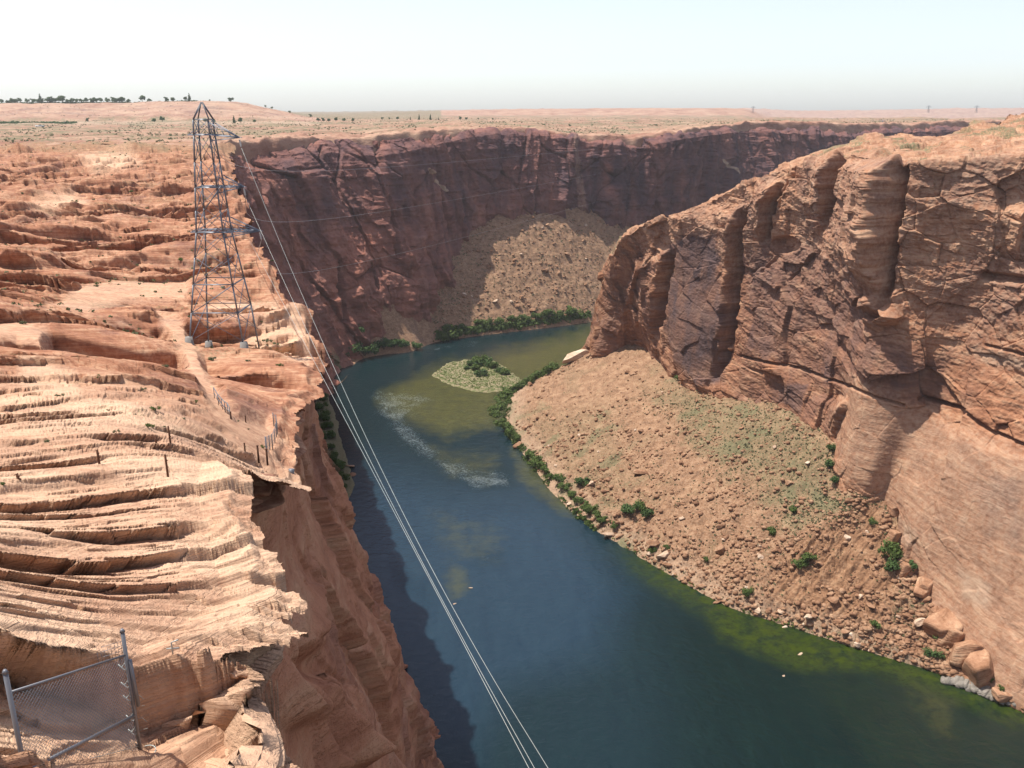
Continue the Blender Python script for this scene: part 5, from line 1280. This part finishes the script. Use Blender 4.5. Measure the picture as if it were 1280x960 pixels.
# ------------------------------------------------------------------ the steel pylon on the left rim
def build_pylon():
    cx, cy = -39.3, 117.; z0 = 183.; zt = 213.9
    def hw(z):
        return np.interp(z, [183, 197.7, 209.9, 211.8, 213.9], [3.6, 1.75, 1.02, .94, .05])
    def c(sx, sy, z): return np.array([sx*hw(z), sy*hw(z), z-z0])
    root = empty('transmission_tower', (cx, cy, z0)); tag(root, 'tall grey steel lattice pylon standing on the left canyon rim', 'pylon')
    S = [(-1, -1), (1, -1), (1, 1), (-1, 1)]
    lv = [183.6, 187.3, 191.0, 194.5, 197.7, 200.5, 203.4, 206.6, 209.9, 211.8]
    for sx, sy in S:
        g = gz(cx + sx*3.6, cy + sy*3.6)
        b = MB(); pts = [c(sx, sy, z) for z in [183.2] + lv[1:]] + [np.array([0, 0, zt-z0])]
        pts[0][2] = min(pts[0][2], g + .5 - z0)
        for p, q in zip(pts[:-1], pts[1:]): b.angle(p, q, .17, .035)
        leg = b.build('leg', M['steel'], root)
        f = MB(); a = math.pi/4
        r1, r2, n = .75, .5, 8
        V = [(r1*math.cos(2*math.pi*i/n), r1*math.sin(2*math.pi*i/n), -1.2) for i in range(n)] + [(r2*math.cos(2*math.pi*i/n), r2*math.sin(2*math.pi*i/n), .75) for i in range(n)]
        V = np.array(V) + np.array([sx*3.62, sy*3.62, g - z0])
        f.add(V, [[i, (i+1) % n, n+(i+1) % n, n+i] for i in range(n)], [[n, n+i, n+i+1] for i in range(1, n-1)])
        f.build('footing', M['concrete'], leg)
    def ring(z, w):
        m = MB()
        for i in range(4): m.angle(c(*S[i], z), c(*S[(i+1) % 4], z), w, .03)
        m.build('horizontal_bracing', M['steel'], root)
    b = MB()
    for k in range(len(lv)-1):
        za, zb = lv[k], lv[k+1]
        for i in range(4):
            s1, s2 = S[i], S[(i+1) % 4]
            w = .068
            b.angle(c(*s1, za), c(*s2, zb), w, .03); b.angle(c(*s2, za), c(*s1, zb), w, .03)
        if k in (1, 2, 4, 6, 8): ring(za, .13)
    ring(211.8, .12)
    b.build('cross_bracing', M['steel_paint'], root)
    def arm(z, xl, xr, rise, drop=0.):
        a = MB(); w = hw(z)
        for sy in (-1, 1):
            a.angle((xl, sy*w*(.8), z-z0), (w, sy*w, z-z0), .17, .04); a.angle((w, sy*w, z-z0), (xr, sy*.15, z-z0-drop), .17, .04)
            a.angle((w, sy*w, z-z0+rise), (xr, sy*.15, z-z0-drop), .12, .03); a.angle((-w, sy*w, z-z0+.5), (xl, sy*w*.8, z-z0), .1, .03)
            a.angle((w, sy*w, z-z0-.7), (xr, sy*.15, z-z0-drop), .12, .03)
        n = 5
        for j in range(n):
            x = w + (xr-w)*(j+.5)/n; f = 1-(j+.5)/n; a.angle((x, -w*f, z-z0-drop*(1-f)), (x, w*f, z-z0-drop*(1-f)), .09, .02); a.angle((x, -w*f, z-z0-drop*(1-f)), (x-.35, -w*f, z-z0+rise*f), .08, .02)
            a.angle((x, w*f, z-z0-drop*(1-f)), (x+(xr-w)/n, -w*max(0, f-.2), z-z0-drop*(1-f)), .08, .02)
        x = xl
        for j in range(8):
            xx = xl + (w-xl)*j/7; a.angle((xx, -w, z-z0), (xx, w, z-z0), .08, .02)
        return a.build('crossarm', M['steel_paint'], root)
    arms = [arm(209.9, -1.9, 4.4, 1.5, .35), arm(203.4, -1.5, 4.4, 1.4), arm(197.7, -2.6, 6.0, 1.6)]
    ends = []
    for ar, (z, xr) in zip(arms, [(209.5, 4.4), (203.4, 4.4), (197.7, 6.0)]):
        b = MB(); p = np.array([xr, -.15, z-z0-.1]); q = p + np.array([.25, -.35, -.95])
        b.tube([p, q], .035, 6)
        for j in range(8):
            m = p + (q-p)*(j+1)/9; d = (q-p)/np.linalg.norm(q-p); b.tube([m - d*.02, m + d*.03], .14, 8, .09)
        b.build('insulator', M['porcelain'], ar); ends.append(q + np.array([cx, cy, z0]))
    # jumper yard arm with pale end insulator seen against the dark wall
    b = MB(); z = 203.4; b.angle((2.0, -1.6, z-z0+.25), (-.6, -1.6, z-z0-3.0), .12, .03); b.build('strut', M['steel'], root)
    # climbing rungs, and an anti-climb frame
    b = MB(); 
    for j in range(60):
        z = 185.5 + j*.42; w = hw(z); b.tube([(-w-.02, -w, z-z0), (-w-.22, -w-.0, z-z0)], .018, 4)
    b.build('step_bolts', M['steel'], root)
    return ends
ENDS = build_pylon()
def cable(name, pts, r, mat, label, group=None, n=60):
    b = MB(); b.tube(list(catmull(np.array(pts), n)), r, 6)
    return tag(b.build(name, mat, None, True), label, 'cable', group)
def build_cables():
    e1, e2, e3 = ENDS
    def fit(start, pix, rr):
        """a hanging cable through pixels with given ranges"""
        return [start] + [P(u, v, t=t) for u, v, t in pix]
    def smooth(start, end, mid_px, tm):
        # parabola from start to end whose middle hangs through the given point
        m = P(*mid_px, t=tm); t = np.linspace(0, 1, 9)
        c = 2*m - .5*(start + end)
        pts = [(1-s)**2*start + 2*s*(1-s)*c + s*s*end for s in t]
        d = pts[-1] - pts[-2]
        return pts + [pts[-1] + d, pts[-1] + 2*d, pts[-1] + 3*d]
    cable('conductor', smooth(e1, P(685, 960, t=62), (464, 560), 92), .019, M['wire'], 'long pale conductor from the top crossarm of the pylon, rightmost of three', 'conductors hanging from the pylon')
    cable('conductor', smooth(e2 + np.array([0, 0, -.2]), P(668, 960, t=58), (449, 548), 86), .016, M['wire'], 'pale conductor from the middle crossarm, between the other two', 'conductors hanging from the pylon')
    cable('conductor', smooth(e3 + np.array([-1.5, 0, -.3]), P(661, 960, t=56), (437, 535), 84), .016, M['wire'], 'pale conductor from the lowest crossarm, leftmost of three', 'conductors hanging from the pylon')
    far = P(1102, 150, y=1500)
    for (s, mp, tm, lab) in [(ENDS[0] + np.array([-4, 1, 0]), (640, 196), 830, 'thin dark cable across the canyon, topmost of three'), (ENDS[1], (640, 237), 830, 'thin pale cable across the canyon, middle of three'), (ENDS[2], (640, 281), 830, 'thin pale cable across the canyon, lowest of three')]:
        m = P(*mp, t=tm); t = np.linspace(0, 1, 25); e = far + np.array([0, 0, -4. if 'lowest' in lab else 0]); c = 2*m - .5*(s+e)
        cable('span_cable', [(1-q)**2*s + 2*q*(1-q)*c + q*q*e for q in t], .05, M['thin_wire'], lab, 'thin cables spanning the canyon', 80)
build_cables()
def small_pylon(u, v, y, hpx, label):
    p = P(u, v, y=y); h = px(p, hpx); root = empty('distant_pylon', p); tag(root, label, 'pylon', 'pylons on the far plain')
    b = MB(); w = h*.13; r = h*.012
    for sx in (-1, 1):
        for sy in (-1, 1): b.tube([(sx*w, sy*w, 0), (sx*w*.3, sy*w*.3, h*.75), (0, 0, h)], r, 4)
    for k in range(6):
        a = w*(1-k*.115); c = w*(1-(k+1)*.115); b.tube([(-a, -a, h*k/8), (c, -c, h*(k+1)/8)], r*.7, 4); b.tube([(a, -a, h*k/8), (-c, -c, h*(k+1)/8)], r*.7, 4)
    b.build('mast', M['steel_paint'], root)
    b = MB(); 
    for z, q in ((.75, .42), (.88, .3)): b.tube([(-h*q, 0, h*z), (h*q, 0, h*z)], r*1.2, 4); b.tube([(-h*q, 0, h*z), (0, 0, h*(z+.08))], r*.8, 4); b.tube([(h*q, 0, h*z), (0, 0, h*(z+.08))], r*.8, 4)
    b.build('crossarm', M['steel_paint'], root)
small_pylon(1102, 164, 1500, 14, 'small pylon on the far rim above the right cliff, end of the thin cables')
small_pylon(1160, 141, 3300, 9, 'left of the two tiny pylons on the right horizon')
small_pylon(1220, 141, 3300, 9, 'right of the two tiny pylons on the right horizon')
small_pylon(941, 141, 3300, 8, 'tiny pylon on the horizon right of the pink mesa')

# ------------------------------------------------------------------ fences and posts
def chain_fence(a, b_, h, root, r=.0035, pitch=.07, name='chain_link'):
    """diamond wire mesh between two vertical posts; a, b_ are base points"""
    a = np.array(a, float); b_ = np.array(b_, float); L = np.linalg.norm(b_-a); m = MB(); n = int((L+h)/pitch)
    for k in range(1, n):
        s = k*pitch
        for sg in (1, -1):
            x0, z0 = (s, 0) if s < L else (L, s-L); x1, z1 = (0, s) if s < h else (s-h, h)
            if sg < 0: x0, x1 = L-x0, L-x1
            p = a + (b_-a)*x0/L + np.array([0, 0, z0]); q = a + (b_-a)*x1/L + np.array([0, 0, z1]); m.tube([p, q], r, 3)
    return m.build(name, M['steel'], root)
def build_near_fence():
    p2 = np.array([-6.1, 12.0, 0]); p2t = H - 7.8; p1 = np.array([-6.55, 9.75, 0]); p1t = H - 6.95
    g2 = H - 10.2; g1 = H - 9.6
    root = empty('chain_link_fence', (p2[0], p2[1], g2)); tag(root, 'chain link fence panel with steel posts at the rim, lower left corner', 'fence')
    O = np.array([p2[0], p2[1], g2])
    for p, zt, zb in ((p2, p2t, g2-.3), (p1, p1t, g1-.4)):
        b = MB(); b.tube([(p[0]-O[0], p[1]-O[1], zb-g2), (p[0]-O[0], p[1]-O[1], zt-g2)], .032, 10); post = b.build('post', M['steel'], root, True)
        b = MB(); b.tube([(p[0]-O[0], p[1]-O[1], zt-g2), (p[0]-O[0], p[1]-O[1], zt-g2+.05)], .045, 10, .02); b.build('post_cap', M['steel'], post)
    d2 = lambda z: np.array([0, 0, z-g2]); d1 = lambda z: np.array([p1[0]-O[0], p1[1]-O[1], z-g2])
    rail_hi2, rail_hi1 = p2t-.42, p1t-.30
    rail_lo2, rail_lo1 = p2t-1.55, p1t-1.55
    for q2, q1, r in ((rail_hi2, rail_hi1, .018), (rail_lo2, rail_lo1, .026)):
        b = MB(); b.tube([d1(q1), d2(q2)], r, 8); b.build('rail', M['steel'], root, True)
    b = MB(); b.tube([d1(rail_lo1-.05), d2(p2t-2.15)], .006, 4); b.build('tension_wire', M['wire'], root)
    # sheared mesh between the sloping rails
    m = MB(); n = 64; L = np.linalg.norm(d1(0)[:2]); hgt = 2.0
    for k in range(-40, 64):
        for sg in (1, -1):
            pts = []
            for tt in (0, 1):
                x = k*.065 + tt*hgt*1.0 if sg > 0 else k*.065 + (1-tt)*hgt
                pts.append((x, tt*hgt))
            (xa, za), (xb, zb) = pts
            # clip to 0..L
            def cl(xa, za, xb, zb):
                if xa > xb: xa, za, xb, zb = xb, zb, xa, za
                if xb <= 0 or xa >= L: return None
                if xa < 0: za = za + (zb-za)*(0-xa)/(xb-xa); xa = 0
                if xb > L: zb = za + (zb-za)*(L-xa)/(xb-xa); xb = L
                return xa, za, xb, zb
            cc = cl(xa, za, xb, zb)
            if cc is None: continue
            xa, za, xb, zb = cc
            def wp(x, z):
                f = x/L; base = (rail_hi2-hgt)*(1-f) + (rail_hi1-hgt)*f; return np.array([p1[0]-O[0], p1[1]-O[1], 0])*f + np.array([0, 0, base + z - g2])
            m.tube([wp(xa, za), wp(xb, zb)], .0028, 3)
    m.build('chain_link', M['steel_paint'], root)
    # loose wire grid above the top rail
    m = MB()
    for k in range(9):
        f = k/30.; a = d2(rail_hi2)*(1-f) + d1(rail_hi1)*f; m.tube([a, a + np.array([0, 0, .28 - .12*f*3])], .004, 3)
    for z in (.09, .18, .26): m.tube([d2(rail_hi2+z), d2(rail_hi2+z)*.78 + d1(rail_hi1+z)*.22], .004, 3)
    m.build('wire_grid', M['steel'], root)
    # second short pole strapped to the post, clips, coil of barbed wire
    b = MB(); b.tube([(.09, -.02, p2t-g2-1.35), (.06, -.02, p2t-g2-.5)], .03, 8); b.build('strapped_pole', M['steel'], root, True)
    for z in (.62, .95, 1.2, 1.58, 1.85):
        b = MB(); b.tube([(-.02 + .07*math.cos(t)-.05, .05*math.sin(t), p2t-g2-z + .05*math.sin(2*t)) for t in np.linspace(0, 6.0, 12)], .010, 4); b.build('wire_tie', M['wire'], root, True)
    b = MB(); b.tube([(.08 + .17*math.cos(t), .10*math.sin(t), .12 + .07*math.sin(t + .6)) for t in np.linspace(0, 6.28, 26)], .009, 4)
    for k in range(9):
        t = k*.7; c = np.array([.08 + .17*math.cos(t), .10*math.sin(t), .12 + .07*math.sin(t + .6)]); b.tube([c - [.02, 0, .015], c + [.02, 0, .015]], .005, 3)
    b.build('wire_coil', M['wire'], root, True)
    b = MB()
    for k in range(4):
        s = np.array([.02, 0, .55 + .22*k]); b.tube([s, s + [.09, .0, .03], s + [.16, 0, .0 + .05*(-1)**k]], .005, 3)
    b.build('loose_wire', M['wire'], root)
    # small metal bracket fixed to the rock tip beyond
    p = at_left(222, 862); b = MB(); b.tube([p + [0, 0, -.05], p + [0, 0, .25], p + [.12, 0, .3]], .015, 5); b.tube([p + [-.1, 0, .12], p + [.12, 0, .14]], .012, 5)
    tag(b.build('anchor_bracket', M['wire'], None), 'small bent metal anchor at the rock tip right of the fence', 'anchor')
build_near_fence()
def build_posts():
    L = [(125,580,17,'rusty post standing alone on the banded rock, left of the pair'),(215,564,23,'rusty post on the ledge, upper one of the close pair'),(211,597,28,'rusty post on the ledge, lower one of the close pair'),(28,608,12,'short leaning rusty post near the left edge'),(197,561,5,'rusty stub just left of the upper ledge post')]
    for k, (u, v, h, lab) in enumerate(L):
        p = at_left(u, v); hh = px(p, h)/math.cos(rad(22)); root = empty('fence_post', p); tag(root, lab, 'post', 'rusty posts of the old fence')
        b = MB(); le = .12 if 'leaning' in lab else .02; b.angle((0, 0, -.3), (-le, 0, hh), .07, .02); b.build('stake', M['rust'], root)
        b = MB(); b.box((-le*.6, 0, hh*.75), (.10, .03, .04)); b.box((-le*.4, 0, hh*.45), (.10, .03, .04)); b.build('clips', M['rust'], root)
    # pad fence: a line of galvanised posts with mesh on the cliff side of the pad
    line = [(342,529),(346,534),(347,541),(346,548),(344,555),(341,562),(338,569),(334,574)]
    pts = [at_left(u, v) for u, v in line]
    root = empty('pad_fence', pts[0]); tag(root, 'silver mesh fence around the cliff side of the concrete pad', 'fence')
    O = pts[0]
    for p in pts:
        b = MB(); b.tube([p - O - [0, 0, .3], p - O + [0, 0, 1.15]], .035, 6); b.build('post', M['steel'], root)
    m = MB()
    for p, q in zip(pts[:-1], pts[1:]):
        for z in (.25, .5, .75, 1., 1.1): m.tube([p - O + [0, 0, z], q - O + [0, 0, z]], .010, 3)
        for k in range(6):
            f = k/6; c = p*(1-f) + q*f - O; m.tube([c + [0, 0, .05], c + [0, 0, 1.1]], .006, 3)
    m.build('mesh', M['steel'], root)
    for u, v, h, lab in [(307,571,12,'dark post at the near left corner of the pad'),(323,572,15,'dark post at the near middle of the pad'),(334,575,13,'dark post at the near right corner of the pad'),(289,524,10,'post at the far left corner of the pad'),(307,525,8,'post at the far middle of the pad')]:
        p = at_left(u, v); root = empty('corner_post', p); tag(root, lab, 'post', 'corner posts of the concrete pad'); b = MB(); b.tube([(0, 0, -.3), (0, 0, px(p, h))], .05, 6); b.build('pole', M['rust'], root); b = MB(); b.tube([(0, 0, px(p, h)), (0, 0, px(p, h)+.04)], .065, 6); b.build('cap', M['rust'], root)
    # handrail beside the pale track
    line = [(267,486),(272,494),(277,502),(281,509),(285,516),(288,523)]; pts = [at_left(u, v) for u, v in line]; O = pts[0]
    root = empty('handrail', O); tag(root, 'low handrail along the right side of the pale track', 'handrail')
    for p in pts: b = MB(); b.tube([p - O - [0, 0, .2], p - O + [0, 0, .95]], .035, 5); b.build('post', M['steel'], root)
    b = MB(); b.tube([p - O + [0, 0, .95] for p in pts], .04, 5); b.tube([p - O + [0, 0, .5] for p in pts], .03, 5); b.build('rail', M['steel'], root)
    # rail between the pylon legs
    line = [(249,413),(256,421),(263,426),(270,424),(277,428),(285,429)]; pts = [at_left(u, v) for u, v in line]; O = pts[0]
    root = empty('stair_rail', O); tag(root, 'dark bent stair rail between the pylon feet', 'handrail')
    for p in pts: b = MB(); b.tube([p - O - [0, 0, .2], p - O + [.0, 0, 1.]], .04, 5); b.build('post', M['rust'], root)
    b = MB(); b.tube([p - O + [0, 0, 1.] for p in pts], .04, 5); b.build('rail', M['rust'], root)
    # white instrument box hung on the cliff edge
    p = P(362, 598, t=60.); root = empty('gauge_box', p); tag(root, 'white box on a bracket hanging at the cliff edge below the pad', 'box')
    b = MB(); b.box((0, 0, 0), (.75, .5, .28)); b.build('tray', M['white'], root)
    b = MB(); b.box((.15, 0, .42), (.36, .3, .5)); b.build('cabinet', M['steel'], root)
    b = MB(); b.tube([(-.3, 0, 0), (-1.6, .2, -.35)], .05, 6); b.tube([(-.3, 0, -.1), (-1.5, .2, -.8)], .04, 6); b.build('bracket', M['steel_paint'], root)
build_posts()
# ------------------------------------------------------------------ parked pickup on the far plain
def build_pickup():
    p = far_ground(50, 1380); root = empty('pickup_truck', p, rad(12)); tag(root, 'tiny pale pickup parked on the far plain at the left', 'pickup truck')
    s = 2.3
    b = MB(); b.box((0, 0, .75*s), (5.2*s, 1.9*s, .6*s)); b.box((-1.6*s, 0, 1.08*s), (1.9*s, 1.8*s, .12*s)); b.build('body', M['white'], root)
    b = MB(); V = [(x*s, y*s, z*s) for y in (-.85, .85) for x, z in ((-.5, 1.05), (1.3, 1.05), (.8, 1.65), (-.4, 1.65))]
    b.add(V, [[0, 1, 2, 3], [7, 6, 5, 4], [0, 4, 5, 1], [1, 5, 6, 2], [2, 6, 7, 3], [3, 7, 4, 0]]); b.build('cab_windows', M['glass'], root)
    for x in (-1.6, 1.7):
        for y in (-.9, .9): b = MB(); b.tube([(x*s, (y-.12)*s, .4*s), (x*s, (y+.12)*s, .4*s)], .4*s, 12); b.build('wheel', M['tyre'], root)
build_pickup()
